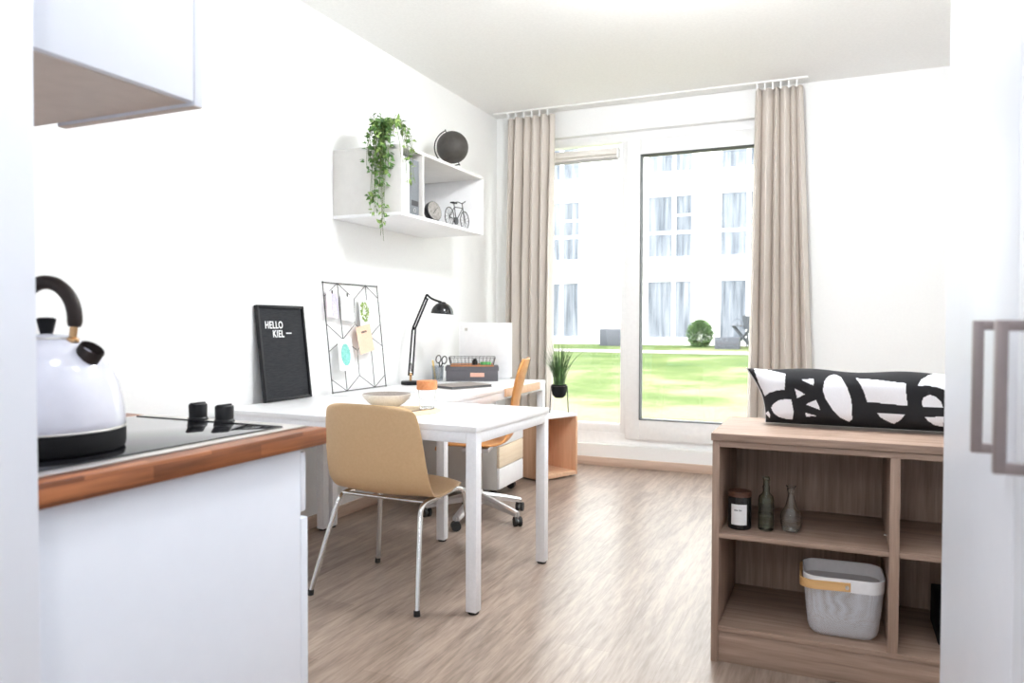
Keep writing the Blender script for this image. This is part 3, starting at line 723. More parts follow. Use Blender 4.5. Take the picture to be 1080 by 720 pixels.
# swivel chair at the desk, turned away from the camera towards the wall (faces -X)
oc = thing('office_chair', 'orange beech swivel chair on a castored star base at the desk', 'chair', (-1.935, 3.93, 0), math.radians(107))
prof = [(.215, .425), (.205, .445), (.15, .455), (.05, .449), (-.06, .445), (-.14, .450), (-.190, .478), (-.215, .54), (-.228, .62), (-.245, .72), (-.268, .82), (-.290, .90), (-.300, .940)]
hw_ = [.15, .175, .195, .205, .205, .195, .165, .135, .130, .150, .170, .170, .13]
wr = [(0, -.01), (0, -.006), (0, 0), (0, .008), (0, .010), (.0, .012), (.012, .008), (.018, 0), (.022, 0), (.024, 0), (.026, 0), (.024, 0), (.02, 0)]
so = shell_mesh(prof, hw_, wr).build('shell', M['beech'], oc, 80)
md = so.modifiers.new('thick', 'SOLIDIFY'); md.thickness = .012; md.offset = 0
MB().cyl((0, 0, .16), (0, 0, .395), .026).build('gas_column', M['chrome'], oc)
MB().box(-.09, .09, -.08, .08, .395, .425, .008).build('seat_plate', M['alu'], oc)
MB().cyl((.03, .02, .405), (.21, .02, .405), .006, None, 10).build('height_lever', M['matblack'], oc)
MB().lathe([(.038, .085), (.042, .10), (.036, .150), (.028, .165)], 24, (0, 0, 0), None, True, True).build('hub', M['alu'], oc)
for k in range(5):
    a = math.radians(166 + 72 * k); c, s_ = math.cos(a), math.sin(a)
    dv = Vector((c, s_, 0)); sv = Vector((-s_, c, 0))
    mb = MB(); bm = mb.bm; rws = []
    for i in range(9):
        u = i / 8; r = .025 + .275 * u; zc = .128 - .048 * u - .012 * u * u; w = .030 - .010 * u; h = .023 - .009 * u
        rws.append([bm.verts.new(dv * r + sv * x + Vector((0, 0, zc + z))) for x, z in ((-w, -h), (-w, h * .4), (-w * .4, h), (w * .4, h), (w, h * .4), (w, -h))])
    for p, q_ in zip(rws, rws[1:]):
        for i in range(6): bm.faces.new((p[i], p[(i + 1) % 6], q_[(i + 1) % 6], q_[i]))
    bm.faces.new(rws[0]); bm.faces.new(rws[-1]); bmesh.ops.recalc_face_normals(bm, faces=bm.faces)
    mb.build('star_arm', M['alu'], oc)
    e = dv * .300
    ta = random.Random(k).uniform(0, PI); tv = Vector((math.cos(ta), math.sin(ta), 0)); wv = Vector((-tv.y, tv.x, 0))
    if k == 0: wv = Vector((.9, .3, 0)).normalized()
    cc = e + Vector((0, 0, .027))
    cst = MB().cyl(cc - wv * .022, cc - wv * .006, .027).cyl(cc + wv * .006, cc + wv * .022, .027).build('castor', M['rubber'], oc)
    MB().cyl(cc - wv * .006, cc + wv * .006, .012).cyl(e + Vector((0, 0, .027)), e + Vector((0, 0, .075)), .007).build('castor_stem', M['alu'], cst)

# drawer pedestal
pd = thing('drawer_pedestal', 'white drawer pedestal with one pale oak drawer under the desk', 'pedestal', (-2.29, 4.56, 0), math.radians(2))
o = (0, 0, 0)
MB().box(-.29, .275, -.215, .215, .065, .520, .002).build('body', M['ash'], pd)
for z0, z1, mt in ((.072, .205, 'white'), (.210, .345, 'paleoak'), (.350, .515, 'white')):
    d = MB().box(.2765, .294, -.214, .214, z0, z1, .0015).build('drawer', M[mt], pd)
    if mt == 'paleoak': sub(d, 'pale oak drawer front')
for x in (-.24, .225):
    for y in (-.165, .165):
        MB().cyl((x, y - .018, .028), (x, y + .018, .028), .028).cyl((x, y, .04), (x, y, .068), .008).build('castor', M['rubber'], pd)

# oak-lined cube on the floor by the window
cu = thing('open_cube_shelf', 'low open cube shelf with oak interior on the floor beside the window', 'shelf', (-1.79, 5.33, 0), math.radians(-25))
Lc, Dc, Hc, tc_ = .385, .33, .468, .019
MB().box(-Dc, 0, -Lc, 0, Hc - tc_, Hc, .001).build('top_board', M['white'], cu)
MB().box(-Dc, 0, -tc_, 0, .012, Hc - tc_, .001).build('side_panel', M['warmoakZ'], cu)
MB().box(-Dc, 0, -Lc, -Lc + tc_, .012, Hc - tc_, .001).build('side_panel', M['warmoakZ'], cu)
MB().box(-Dc, -Dc + .012, -Lc + tc_, -tc_, .012, Hc - tc_, 0).build('back_panel', M['warmoakZ'], cu)
MB().box(-Dc + .012, 0, -Lc + tc_, -tc_, .012, .012 + .03, .001).build('bottom_board', M['warmoakX'], cu)
for x in (-Dc + .04, -.04):
    for y in (-Lc + .04, -.04): MB().cyl((x, y, 0), (x, y, .012), .014, None, 14).build('foot_glide', M['rubber'], cu)

# grass plant on a wire stand
gp = thing('potted_grass', 'tall grass plant in a black pot on a wire stand atop the cube shelf', 'plant', (-1.925, 5.295, Hc))
MB().lathe([(0, .115), (.03, .116), (.05, .135), (.057, .165), (.0575, .215), (.0535, .215), (.053, .170), (.0, .165)], 36).build('pot', M['matblack'], gp)
MB().lathe([(0, .205), (.0525, .205)], 24).build('soil', M['soil'], gp)
st = MB()
for sgn in (-1, 1):
    d = Vector((.916, .40, 0)) * sgn; n = Vector((-.40, .916, 0))
    p = [d * .060 + n * .018 + Vector((0, 0, .205)), d * .070 + n * .030 + Vector((0, 0, .003)), d * .070 - n * .030 + Vector((0, 0, .003)), d * .060 - n * .018 + Vector((0, 0, .205))]
    st.tube(rounded(p, .008, 4), .0022, 6)
st.tube([Vector((.0595 * math.cos(t), .0595 * math.sin(t), .205)) for t in [2 * PI * i / 30 for i in range(30)]], .0022, 6, True)
st.build('wire_stand', M['wire'], gp)
rg = random.Random(11); fl = MB(); bm = fl.bm
for k in range(150):
    a = rg.uniform(0, 2 * PI); r0 = rg.uniform(0, .04); lean = abs(rg.gauss(.05, .07)); Lg = rg.uniform(.20, .36)
    b0 = Vector((r0 * math.cos(a), r0 * math.sin(a), .20)); d = Vector((math.cos(a), math.sin(a), 0)); sdv = Vector((-d.y, d.x, 0))
    w = rg.uniform(.0022, .0042); prev = None
    for i in range(7):
        u = i / 6; c = b0 + d * (lean * u * u + .03 * u) + Vector((0, 0, Lg * (u - .12 * u * u * lean * 8)))
        ww = w * (1 - u ** 3) + .0003; tw = sdv * math.cos(u) + d * math.sin(u) * .3
        cur = (bm.verts.new(c - tw * ww), bm.verts.new(c + tw * ww))
        if prev: bm.faces.new((prev[0], prev[1], cur[1], cur[0]))
        prev = cur
fl.build('blades', M['grassblade'], gp, 60)

# ------------------------------------------------------------------ things on the dining table
ZT = .7405
pm = tag(MB((-1.83, 2.905, ZT)).lathe([(0, 0), (.190, 0), (.193, .002), (.190, .004), (0, .004)], 48, (-1.83, 2.905, ZT)).build('place_mat', M['mat']), 'round woven straw place mat under the bowl on the dining table', 'place mat')
ZM = ZT + .0043
bw = thing('stoneware_bowl', 'speckled cream bowl with grey inside on the round mat', 'bowl', (-1.945, 2.985, ZM))
MB().lathe([(0, 0), (.050, 0), (.055, .004), (.085, .022), (.106, .042), (.115, .060), (.1155, .064), (.111, .0645)], 48).build('outer_wall', M['bowl'], bw)
MB().lathe([(.111, .0645), (.100, .0625), (.092, .056), (.075, .040), (.05, .030), (0, .027)], 48).build('inner_glaze', M['bowlin'], bw)
gl = thing('drinking_glass', 'clear glass with a terracotta-coloured lid standing right of the bowl', 'glass', (-1.740, 3.005, ZM))
MB().lathe([(0, .001), (.032, .001), (.0345, .004), (.0415, .090), (.0402, .090), (.0330, .010), (0, .009)], 36).build('glass_body', M['clear'], gl)
MB().lathe([(0, .0905), (.046, .0905), (.0475, .093), (.0475, .128), (.046, .131), (0, .131)], 40).build('lid', M['cork'], gl)
def cutlery(name, label, p0, ang, mt, kind):
    T = thing(name, label, name, (p0[0], p0[1], ZM), ang)
    MB().box(0, .115, -.0045, .0045, .0005, .0045, .0012).build('handle', M[mt], T)
    if kind == 'fork':
        m_ = MB().box(.114, .140, -.006, .006, .0008, .004, .001)
        m_.box(.139, .152, -.011, .011, .001, .004, .001)
        for i in range(4): m_.box(.151, .190, -.011 + .0062 * i, -.0076 + .0062 * i, .001, .0034, 0)
        m_.build('tines', M[mt], T)
    else:
        MB().prism([(.114, -.005), (.20, -.010), (.213, -.004), (.214, .005), (.114, .005)], .001, .0032).build('blade', M[mt], T)
cutlery('knife', 'pale brass knife lying on the straw mat nearest the tan chair', (-1.79, 2.785), math.radians(70), 'gold', 'knife')
cutlery('fork', 'brown metal fork resting on the straw mat by the lidded glass', (-1.755, 2.815), math.radians(80), 'cutwood', 'fork')

# ------------------------------------------------------------------ things along the wall on the table and desk
def leaning(name, label, cat, y0, xb, tilt, z0=ZT):
    """frame whose local x runs along the wall (+Y), local y up the board, local z out of its face"""
    t = math.radians(tilt); ex = Vector((0, 1, 0)); ey = Vector((-math.sin(t), 0, math.cos(t))); ez = Vector((math.cos(t), 0, math.sin(t)))
    Rm = Matrix((ex, ey, ez)).transposed()
    return thing(name, label, cat, (xb, y0, z0), rot=Rm.to_euler())
def text_mesh(body, size):
    cu_ = bpy.data.curves.new('txt', 'FONT'); cu_.body = body; cu_.size = size; cu_.extrude = .0012; cu_.space_character = 1.12; cu_.offset = .0008
    ob = bpy.data.objects.new('txt', cu_); COL.objects.link(ob)
    bpy.context.view_layer.update()
    me = bpy.data.meshes.new_from_object(ob.evaluated_get(bpy.context.evaluated_depsgraph_get()))
    bpy.data.objects.remove(ob); return me
LBW, LBH = .355, .490
lbz = leaning('letter_board', 'black framed letter board leaning on the wall behind the hob', 'letter board', 2.905, -2.618, 6.6)
MB().box(.012, LBW - .012, .012, LBH - .012, 0, .012).build('felt_panel', M['letterfelt'], lbz, smooth=0)
fm = MB().box(0, .014, 0, LBH, 0, .022, .002).box(LBW - .014, LBW, 0, LBH, 0, .022, .002).box(.014, LBW - .014, 0, .014, 0, .022, .002).box(.014, LBW - .014, LBH - .014, LBH, 0, .022, .002).build('frame', M['black'], lbz)
for body, x, y in (('HELLO', .052, .372), ('KIEL', .103, .326)):
    me = text_mesh(body, .052); me.materials.append(M['letter'])
    ob = bpy.data.objects.new('letters', me); COL.objects.link(ob); ob.parent = lbz; ob.location = (x, y, .0135); ob.scale = (.78, 1, 1)
MB().box(.205, .245, .343, .349, .012, .0145).build('dash_mark', M['letter'], lbz)

GW, GH = .540, .626
gr = leaning('wire_memo_grid', 'geometric dark wire memo grid leaning on the wall beside the lamp', 'memo board', 3.445, -2.607, 6.2, ZT + .0065)
fr = MB()
for a, b in (((0, 0), (1, 0)), ((1, 0), (1, 1)), ((1, 1), (0, 1)), ((0, 1), (0, 0))):
    fr.cyl((a[0] * GW, a[1] * GH, .004), (b[0] * GW, b[1] * GH, .004), .0031, None, 8)
fr.build('outer_frame', M['wire'], gr)
LN = [((0, .87), (.25, 1)), ((.25, 1), (.53, .86)), ((.77, 1), (.53, .86)), ((.77, 1), (1, .88)), ((.25, 1), (.26, .48)), ((.53, .86), (.50, .62)), ((.77, 1), (.76, .5)),
      ((0, .62), (.26, .48)), ((.50, .62), (.26, .48)), ((.50, .62), (.77, .5)), ((.77, .5), (1, .62)), ((0, .37), (.26, .48)), ((.26, .48), (.5, .37)), ((.77, .5), (1, .40)), ((.77, .5), (.5, .37)),
      ((.5, .37), (.5, .13)), ((.77, .5), (.77, 0)), ((.5, .13), (.25, 0)), ((.5, .13), (.77, 0)), ((.25, 0), (.25, .42)), ((.25, 0), (0, .12)), ((.77, 0), (1, .11))]
gw = MB()
for a, b in LN: gw.cyl((a[0] * GW, a[1] * GH, .004), (b[0] * GW, b[1] * GH, .004), .0023, None, 6)
gw.build('lattice', M['wire'], gr)
for x in (0, 1):
    for y in (0, 1): MB().sphere((x * GW, y * GH, .004), .006, 12).build('corner_bead', M['wire'], gr)
GM = None
bpy.context.view_layer.update(); GM = gr.matrix_world.copy()
def card(name, label, u, v, w, h, ang, mt, cat='card', zoff=.0075):
    loc = GM @ Vector((u * GW, v * GH, zoff)); T = thing(name, label, cat, loc)
    T.rotation_euler = (GM.to_3x3() @ Matrix.Rotation(math.radians(ang), 3, 'Z')).to_euler()
    MB().box(-w / 2, w / 2, -h / 2, h / 2, 0, .0012).build('sheet', M[mt], T, smooth=0)
    return T
c = card('paper_card', 'lilac patterned blush card clipped at the top left of the wire grid', .12, .80, .105, .150, -4, 'pink')
MB().box(-.002, .050, -.070, .066, .0013, .0022).build('print_panel', M['lilac'], c, smooth=0)
MB().box(-.004, .004, .062, .082, .0012, .006, .001).build('clip', M['wire'], c)
c = card('paper_card', 'plain white folded card beside the lilac one on the wire grid', .385, .775, .125, .155, -3, 'paper')
MB().box(-.055, .055, .0, .001, .0012, .002).build('fold_line', M['greypaper'], c, smooth=0)
MB().box(-.004, .004, .065, .085, .0012, .006, .001).build('clip', M['wire'], c)
c = card('paper_card', 'white card with green leaf picture at the upper right of the wire grid', .735, .72, .150, .170, 0, 'paper')
rl = random.Random(5); lf = MB()
for k in range(95):
    a = rl.uniform(0, 2 * PI); r = rl.uniform(0, 1) ** .5
    lf.leaf((-.022 + .034 * r * math.cos(a), .012 + .048 * r * math.sin(a), .0016), (math.cos(a + .5), math.sin(a + .5), .05), (0, 0, 1), .026, .006)
lf.build('leaf_picture', M['leafprint'], c, 60)
c = card('paper_card', 'tilted peach card with dark caption in the middle of the wire grid', .655, .475, .150, .165, 9, 'peach', zoff=.0095)
cap = MB()
for k in range(6): cap.box(-.028 + .0095 * k, -.0215 + .0095 * k, .038, .050, .0012, .0018)
cap.build('caption', M['ink'], c, smooth=0)
c = card('paper_card', 'white card with teal oval print at the lower left of the wire grid', .275, .335, .135, .185, 0, 'paper')
MB().prism([(.044 * math.cos(2 * PI * i / 32), .064 * math.sin(2 * PI * i / 32)) for i in range(32)], .0012, .002).build('oval_print', M['teal'], c)

# desk lamp
lp = thing('desk_lamp', 'black spring-arm desk lamp with dome shade standing on the desk', 'lamp', (-2.555, 4.20, ZT), math.radians(24))
MB().lathe([(0, 0), (.060, 0), (.062, .004), (.062, .020), (.058, .024), (0, .024)], 40).build('base', M['black'], lp)
MB().cyl((0, 0, .024), (0, 0, .062), .008).sphere((0, 0, .066), .012, 16).build('pivot_post', M['brass'], lp)
E1 = Vector((.022, 0, .365)); E2 = Vector((.105, 0, .565))
lo = MB()
for yy in (-.012, .012): lo.cyl((yy, yy * .6, .060), E1 + Vector((yy * .8, yy * .6, -.004)), .0056, None, 10)
lo.build('lower_arm', M['black'], lp)
MB().tube([Vector((.004 + .004 * math.cos(t * 2 * PI), .004 * math.sin(t * 2 * PI), .085 + .055 * t / 14)) for t in [i / 6 for i in range(85)]], .0014, 5).build('spring', M['wiregrey'], lp)
MB().cyl(E1 + Vector((0, -.022, 0)), E1 + Vector((0, .022, 0)), .010, None, 14).build('elbow_knob', M['black'], lp)
up = MB()
for yy in (-.008, .008): up.cyl(E1 + Vector((-yy, yy * .6, yy * .4)), E2 + Vector((-yy, yy * .6, yy * .4)), .0066, None, 10)
up.build('upper_arm', M['black'], lp)
MB().tube(rounded([E2 + Vector((-.01, 0, -.01)), E2 + Vector((.0, 0, .024)), E2 + Vector((.022, 0, .0)), E2 + Vector((.050, 0, -.014)), E2 + Vector((.096, 0, -.030))], .015), .0075, 10).build('head_joint', M['black'], lp)
sc_ = E2 + Vector((.100, 0, -.105))
dome = [(.074 * math.sin(a), .074 * math.cos(a) * 1.02) for a in [math.radians(x) for x in range(90, 14, -8)]]
q = Matrix.Translation(sc_) @ Matrix.Rotation(math.radians(4), 4, 'Y')
MB().lathe(dome + [(.018, .078), (0, .080)] + [], 40, (0, 0, 0), q).lathe([(.0735, 0), (.0725, .001)] + [(r * .975, z * .97) for r, z in dome[1:]] + [(0, .073)], 40, (0, 0, 0), q).build('shade', M['blackgloss'], lp)
MB().lathe([(0, .015), (.018, .022), (.024, .036), (.016, .055), (.012, .072)], 20, (0, 0, 0), q).build('bulb', M['paper'], lp)

# pen cup with scissors and pencil
pc = tag(MB((-2.555, 4.56, ZT)).lathe([(0, 0), (.034, 0), (.036, .003), (.042, .105), (.0405, .105), (.0345, .006), (0, .005)], 32, (-2.555, 4.56, ZT)).build('pen_cup', M['cup']), 'frosted cup holding scissors beside the grey box on the desk', 'cup')
sx = thing('scissors', 'pair of scissors with black loop handles standing in the frosted cup', 'scissors', (-2.548, 4.555, ZT + .008), rot=(0, math.radians(9), math.radians(15)))
for s_ in (-1, 1):
    MB().tube([Vector((s_ * .020 + .017 * math.cos(t), 0.004 * s_, .142 + .026 * math.sin(t))) for t in [2 * PI * i / 20 for i in range(20)]], .0038, 8, True).tube([(s_ * .012, .004 * s_, .118), (0, .003 * s_, .085)], .0042, 8).build('finger_loop', M['black'], sx)
    MB().box(-.006, .006, .001 * s_ - .001, .001 * s_ + .001, .0, .09).build('blade', M['steel'], sx)
for i, (a, b, lb_) in enumerate(((-.022, .0, 'yellow pencil leaning left in the frosted cup'), (-.026, .012, 'second pale pencil leaning behind it in the frosted cup'))):
    T = thing('pencil', lb_, 'pencil', (-2.560 - .008, 4.545 + b, ZT + .008), rot=(math.radians(9), math.radians(-4), 0))
    MB().cyl((0, 0, 0), (0, 0, .138), .0035, None, 6).build('shaft', M['pencil'], T)
    MB().cyl((0, 0, .138), (0, 0, .150), .0035, .0006, 6).build('tip', M['paper'], T)

# grey storage box, tray basket on it, whiteboard behind
BX, BY, BA = -2.375, 4.735, math.radians(26)
gb = thing('document_box', 'anthracite cardboard box with rose label holder on the desk', 'box', (BX, BY, ZT), BA)
MB().box(-.180, .180, -.120, .120, 0, .078, .002).build('box_body', M['greybox'], gb)
MB().box(-.185, .185, -.125, .125, .072, .100, .003).build('lid', M['greybox'], gb)
MB().box(-.012, .085, -.1285, -.1245, .030, .058, .001).build('label_holder', M['copperlabel'], gb)
ZB = ZT + .1003
wb = thing('wire_tray', 'low wire basket with cork base on top of the grey box', 'basket', (BX, BY, ZB), BA)
MB().box(-.150, .150, -.105, .105, 0, .010, .003).build('cork_base', M['cork'], wb)
wr_ = MB()
for z, e in ((.012, 0), (.062, .012)):
    wr_.tube([(x, y, z) for x, y in rrect(.30 + 2 * e, .21 + 2 * e, .015, 4)], .0018, 6, True)
PP = rrect(.30, .21, .004, 1)
for i in range(13):
    x = -.145 + .29 * i / 12
    for sg in (-1, 1): wr_.cyl((x, sg * .105, .012), (x * 1.08, sg * .117, .062), .0012, None, 5)
for i in range(9):
    y = -.10 + .20 * i / 8
    for sg in (-1, 1): wr_.cyl((sg * .15, y, .012), (sg * .162, y * 1.1, .062), .0012, None, 5)
wr_.build('wire_sides', M['wire'], wb)
rb = Matrix.Rotation(BA, 3, 'Z')
p = Vector((BX, BY, ZB + .0103)) + rb @ Vector((.02, -.05, 0))
si = thing('ink_pot', 'small black ribbed pot in the wire tray on the grey box', 'pot', p)
MB().lathe([(0, 0), (.018, 0), (.019, .003), (.018, .010), (.019, .014), (.018, .020), (.019, .024), (.017, .030)], 24, (0, 0, 0), None, True).build('pot_body', M['black'], si)
MB().lathe([(.012, .030), (.013, .032), (.013, .042), (0, .043)], 20).build('cap', M['black'], si)
p = Vector((BX, BY, ZB + .0103)) + rb @ Vector((.095, -.03, 0))
tp = thing('tape_dispenser', 'flat bright green tape roll lying in the wire tray', 'tape', p)
MB().lathe([(.014, 0), (.038, 0), (.038, .018), (.014, .018), (.014, 0)], 32).build('roll', M['greenitem'], tp)

wbd = thing('whiteboard', 'plain white upright board with small grey clip behind the grey box', 'board', (-2.37, 4.940, ZT), math.radians(5))
MB().box(-.205, .205, -.006, .006, .012, .405, .003).build('panel', M['white'], wbd)
MB().box(-.19, .19, -.022, .018, 0, .012, .003).build('stand_foot', M['white'], wbd)
MB().box(-.160, -.138, -.012, -.006, .345, .366, .003).build('clip', M['steel'], wbd)

# books and papers on the desk
nb = thing('notebook', 'taupe-covered notebook lying flat on the desk behind the glass', 'notebook', (-2.17, 4.17, ZT), math.radians(-24))
MB().box(-.115, .115, -.160, .160, 0, .003, .001).box(-.115, .115, -.160, .160, .015, .018, .001).build('cover', M['taupebook'], nb)
MB().box(-.112, .112, -.157, .157, .003, .015).build('page_block', M['gasket'], nb)
tag(MB().box(-.05, .05, -.035, .035, 0, .002).build('note_card', M['greypaper']), 'pale grey card on the desk left of the terracotta lid', 'card')
bpy.data.objects['note_card'].location = (-2.28, 3.76, ZT); bpy.data.objects['note_card'].rotation_euler = (0, 0, .5)
o2 = tag(MB().box(-.05, .05, -.035, .035, 0, .002).build('note_card', M['greypaper']), 'pale grey card on the desk just before the taupe notebook', 'card')
o2.location = (-2.02, 3.80, ZT); o2.rotation_euler = (0, 0, .3)

# ------------------------------------------------------------------ wall shelf and its things
SX0, SX1, SY0, SY1, SZ0, SZ1 = XL + .001, -2.222, 3.555, 4.595, 1.738, 2.130
ws = thing('wall_shelf', 'white open box shelf mounted high on the left wall above the desk', 'shelf', (SX0, 4.1, SZ0))
o = ws.location; k = .018
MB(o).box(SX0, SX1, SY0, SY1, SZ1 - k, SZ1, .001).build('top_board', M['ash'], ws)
MB(o).box(SX0, SX1, SY0, SY1, SZ0, SZ0 + k, .001).build('bottom_board', M['white'], ws)
MB(o).box(SX0, SX1, SY0, SY0 + k, SZ0 + k, SZ1 - k, .001).build('end_panel', M['ash'], ws)  # shade on the near end put into its colour
MB(o).box(SX0, SX1, SY1 - k, SY1, SZ0 + k, SZ1 - k, .001).build('end_panel', M['white'], ws)
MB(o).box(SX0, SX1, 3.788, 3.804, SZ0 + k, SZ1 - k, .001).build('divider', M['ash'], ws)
MB(o).box(SX0, SX0 + .008, SY0 + k, SY1 - k, SZ0 + k, SZ1 - k).build('back_panel', M['white'], ws)
zs = SZ0 + k + .0005
def binder(label, y, w, mt, hmt):
    B = thing('ring_binder', label, 'binder', (-2.38, y, zs))
    MB().box(-.14, .140, -w / 2, w / 2, 0, .318, .003).build('cover', M[mt], B)
    MB().box(.1402, .1412, -w / 2 + .012, w / 2 - .012, .055, .085).build('spine_label', M[hmt], B)
    MB().lathe([(.011, 0), (.013, .001), (.011, .002)], 20, (0, 0, 0), Matrix.Translation((.140, 0, .03)) @ Matrix.Rotation(PI / 2, 4, 'Y')).build('finger_ring', M['steel'], B)
binder('white ring binder with grey spine tag behind the trailing plant', 3.626, .094, 'whitebind', 'greypaper')
binder('grey ring binder with black spine tag in the wall shelf', 3.728, .096, 'greybind', 'ink')
ck = thing('round_clock', 'small round clock with grey dial standing in the wall shelf', 'clock', (-2.262, 3.985, zs), math.radians(-14))
q = Matrix.Translation((0, 0, .062)) @ Matrix.Rotation(math.radians(78), 4, 'Y')
MB().lathe([(0, -.045), (.040, -.044), (.058, -.02), (.0605, .0), (.0605, .008), (.057, .010)], 40, (0, 0, 0), q).build('case', M['black'], ck)
MB().lathe([(.057, .009), (.04, .012), (0, .0125)], 40, (0, 0, 0), q).build('dial', M['clockface'], ck)
MB().box(-.0015, .0015, -.002, .036, .0128, .014, 0, q @ Matrix.Rotation(.7, 4, 'Z')).box(-.0015, .0015, -.002, .026, .0128, .014, 0, q @ Matrix.Rotation(3.9, 4, 'Z')).build('hands', M['black'], ck)
MB().box(-.03, .02, -.03, .03, 0, .008, .002).build('stand', M['black'], ck)

bi = thing('bicycle_figurine', 'small black wire bicycle ornament in the wall shelf', 'ornament', (-2.285, 4.335, zs), math.radians(90))
bi.scale = (1.35, 1.35, 1.35)
RW = .044
for x in (-.078, .078):
    w1 = MB().tube([Vector((x + RW * math.cos(t), 0, RW + .003 + RW * math.sin(t))) for t in [2 * PI * i / 28 for i in range(28)]], .0026, 6, True).build('wheel', M['wire'], bi)
    sp2 = MB()
    for i in range(6):
        t = PI * i / 6; sp2.cyl((x - RW * math.cos(t), 0, RW + .003 - RW * math.sin(t)), (x + RW * math.cos(t), 0, RW + .003 + RW * math.sin(t)), .0009, None, 5)
    sp2.build('spokes', M['wire'], w1)
c0 = RW + .003
MB().tube([(-.078, 0, c0), (-.01, 0, c0 - .012)], .0022, 6).tube([(-.078, 0, c0), (-.028, 0, .098)], .0022, 6).tube([(-.01, 0, c0 - .012), (-.034, 0, .115)], .0026, 6).tube([(-.028, 0, .098), (.052, 0, .104)], .0026, 6).tube([(-.01, 0, c0 - .012), (.052, 0, .100)], .0026, 6).tube([(.078, 0, c0), (.050, 0, .125)], .0026, 6).build('frame', M['wire'], bi)
MB().tube(rounded([(.020, -.03, .128), (.045, -.022, .136), (.050, 0, .125), (.045, .022, .136), (.020, .03, .128)], .01), .0024, 6).build('handlebar', M['wire'], bi)
MB().box(-.055, -.016, -.011, .011, .114, .121, .003).build('saddle', M['black'], bi)
MB().lathe([(0, -.003), (.018, -.003), (.018, .003), (0, .003)], 24, (0, 0, 0), Matrix.Translation((-.01, 0, c0 - .012)) @ Matrix.Rotation(PI / 2, 4, 'X')).build('chainring', M['black'], bi)

GZ = SZ1
gl2 = thing('desk_globe', 'charcoal globe in a dark meridian arc on top of the wall shelf', 'globe', (-2.425, 4.53, GZ), math.radians(24))
GC = Vector((0, 0, .205)); GR = .108
MB().sphere(GC, GR, 48).build('sphere', M['globe'], gl2)
ax = Vector((-.38, 0, .925)).normalized(); sd2 = Vector((-.925, 0, -.38)).normalized()
MB().tube([GC + (ax * math.cos(t) + sd2 * math.sin(t)) * (GR + .014) for t in [PI * i / 24 for i in range(25)]], .0042, 8).cyl(GC + ax * GR, GC + ax * (GR + .024), .003, None, 8).cyl(GC - ax * GR, GC - ax * (GR + .024), .003, None, 8).build('meridian_arc', M['black'], gl2)
MB().lathe([(0, 0), (.060, 0), (.062, .004), (.055, .010), (.012, .016), (.008, .030), (.008, .078)], 36, (.035, 0, 0)).build('stand', M['white'], gl2)

# trailing plant on the near end of the wall shelf
tp_ = thing('trailing_plant', 'trailing green ivy in a white pot spilling over the wall shelf', 'plant', (-2.39, 3.655, SZ1))
MB().lathe([(0, 0), (.046, 0), (.050, .004), (.064, .118), (.068, .120), (.068, .128), (.060, .128), (.054, .100), (0, .098)], 36).build('pot', M['white'], tp_)
MB().lathe([(0, .106), (.054, .106)], 24).build('soil', M['soil'], tp_)
rv = random.Random(21); lv = MB(); lv2 = MB(); stm = MB()
def vine(pts, nl, size, target_mix=.3):
    stm.tube(pts, .0013, 5)
    for i in range(nl):
        t = rv.uniform(.04, 1) * (len(pts) - 1); a = int(min(t, len(pts) - 2)); c = Vector(pts[a]).lerp(Vector(pts[a + 1]), t - a)
        d = Vector((rv.uniform(-.6, 1), rv.uniform(-1, .8), rv.uniform(-.9, .35))); dn = d.normalized()
        up_ = Vector((.6, -.5, .6)) + Vector((rv.uniform(-.6, .6), rv.uniform(-.6, .6), rv.uniform(-.4, .4)))
        (lv2 if rv.random() < target_mix else lv).leaf(c + dn * .010, dn, up_, size * rv.uniform(.75, 1.2), size * rv.uniform(.22, .34))
def crv(p0, p1, p2, p3, n=14):
    p0, p1, p2, p3 = map(Vector, (p0, p1, p2, p3)); out = []
    for i in range(n + 1):
        t = i / n; c = p0 * (1 - t) ** 3 + p1 * 3 * t * (1 - t) ** 2 + p2 * 3 * t * t * (1 - t) + p3 * t ** 3
        out.append(c + Vector((rv.uniform(-.004, .004), rv.uniform(-.004, .004), 0)))
    return out
# upright tuft
for k in range(12):
    a = rv.uniform(0, 2 * PI); r = rv.uniform(.02, .07)
    vine(crv((0, 0, .10), (0, 0, .16), (r * math.cos(a), r * math.sin(a), .17), (r * 1.5 * math.cos(a), r * 1.5 * math.sin(a), rv.uniform(.13, .20)), 8), 9, .034, .2)
# bushy shoots hanging over the near end of the shelf (-Y)
for k in range(17):
    ox = rv.uniform(-.03, .13); oy = rv.uniform(-.175, -.122); zb = rv.uniform(-.24, -.01)
    vine(crv((.02, -.01, .11), (ox * .6, oy * .7, .20), (ox, oy, .08), (ox * 1.05, oy, zb)), 20, .036, .25)
# loose shoots over the front corner (+X)
for k in range(8):
    ox = rv.uniform(.185, .21); oy = rv.uniform(-.16, -.03); zb = rv.uniform(-.24, .0)
    vine(crv((.02, 0, .11), (ox * .6, oy, .21), (ox, oy, .09), (ox + .01, oy, zb)), 12, .034, .55)
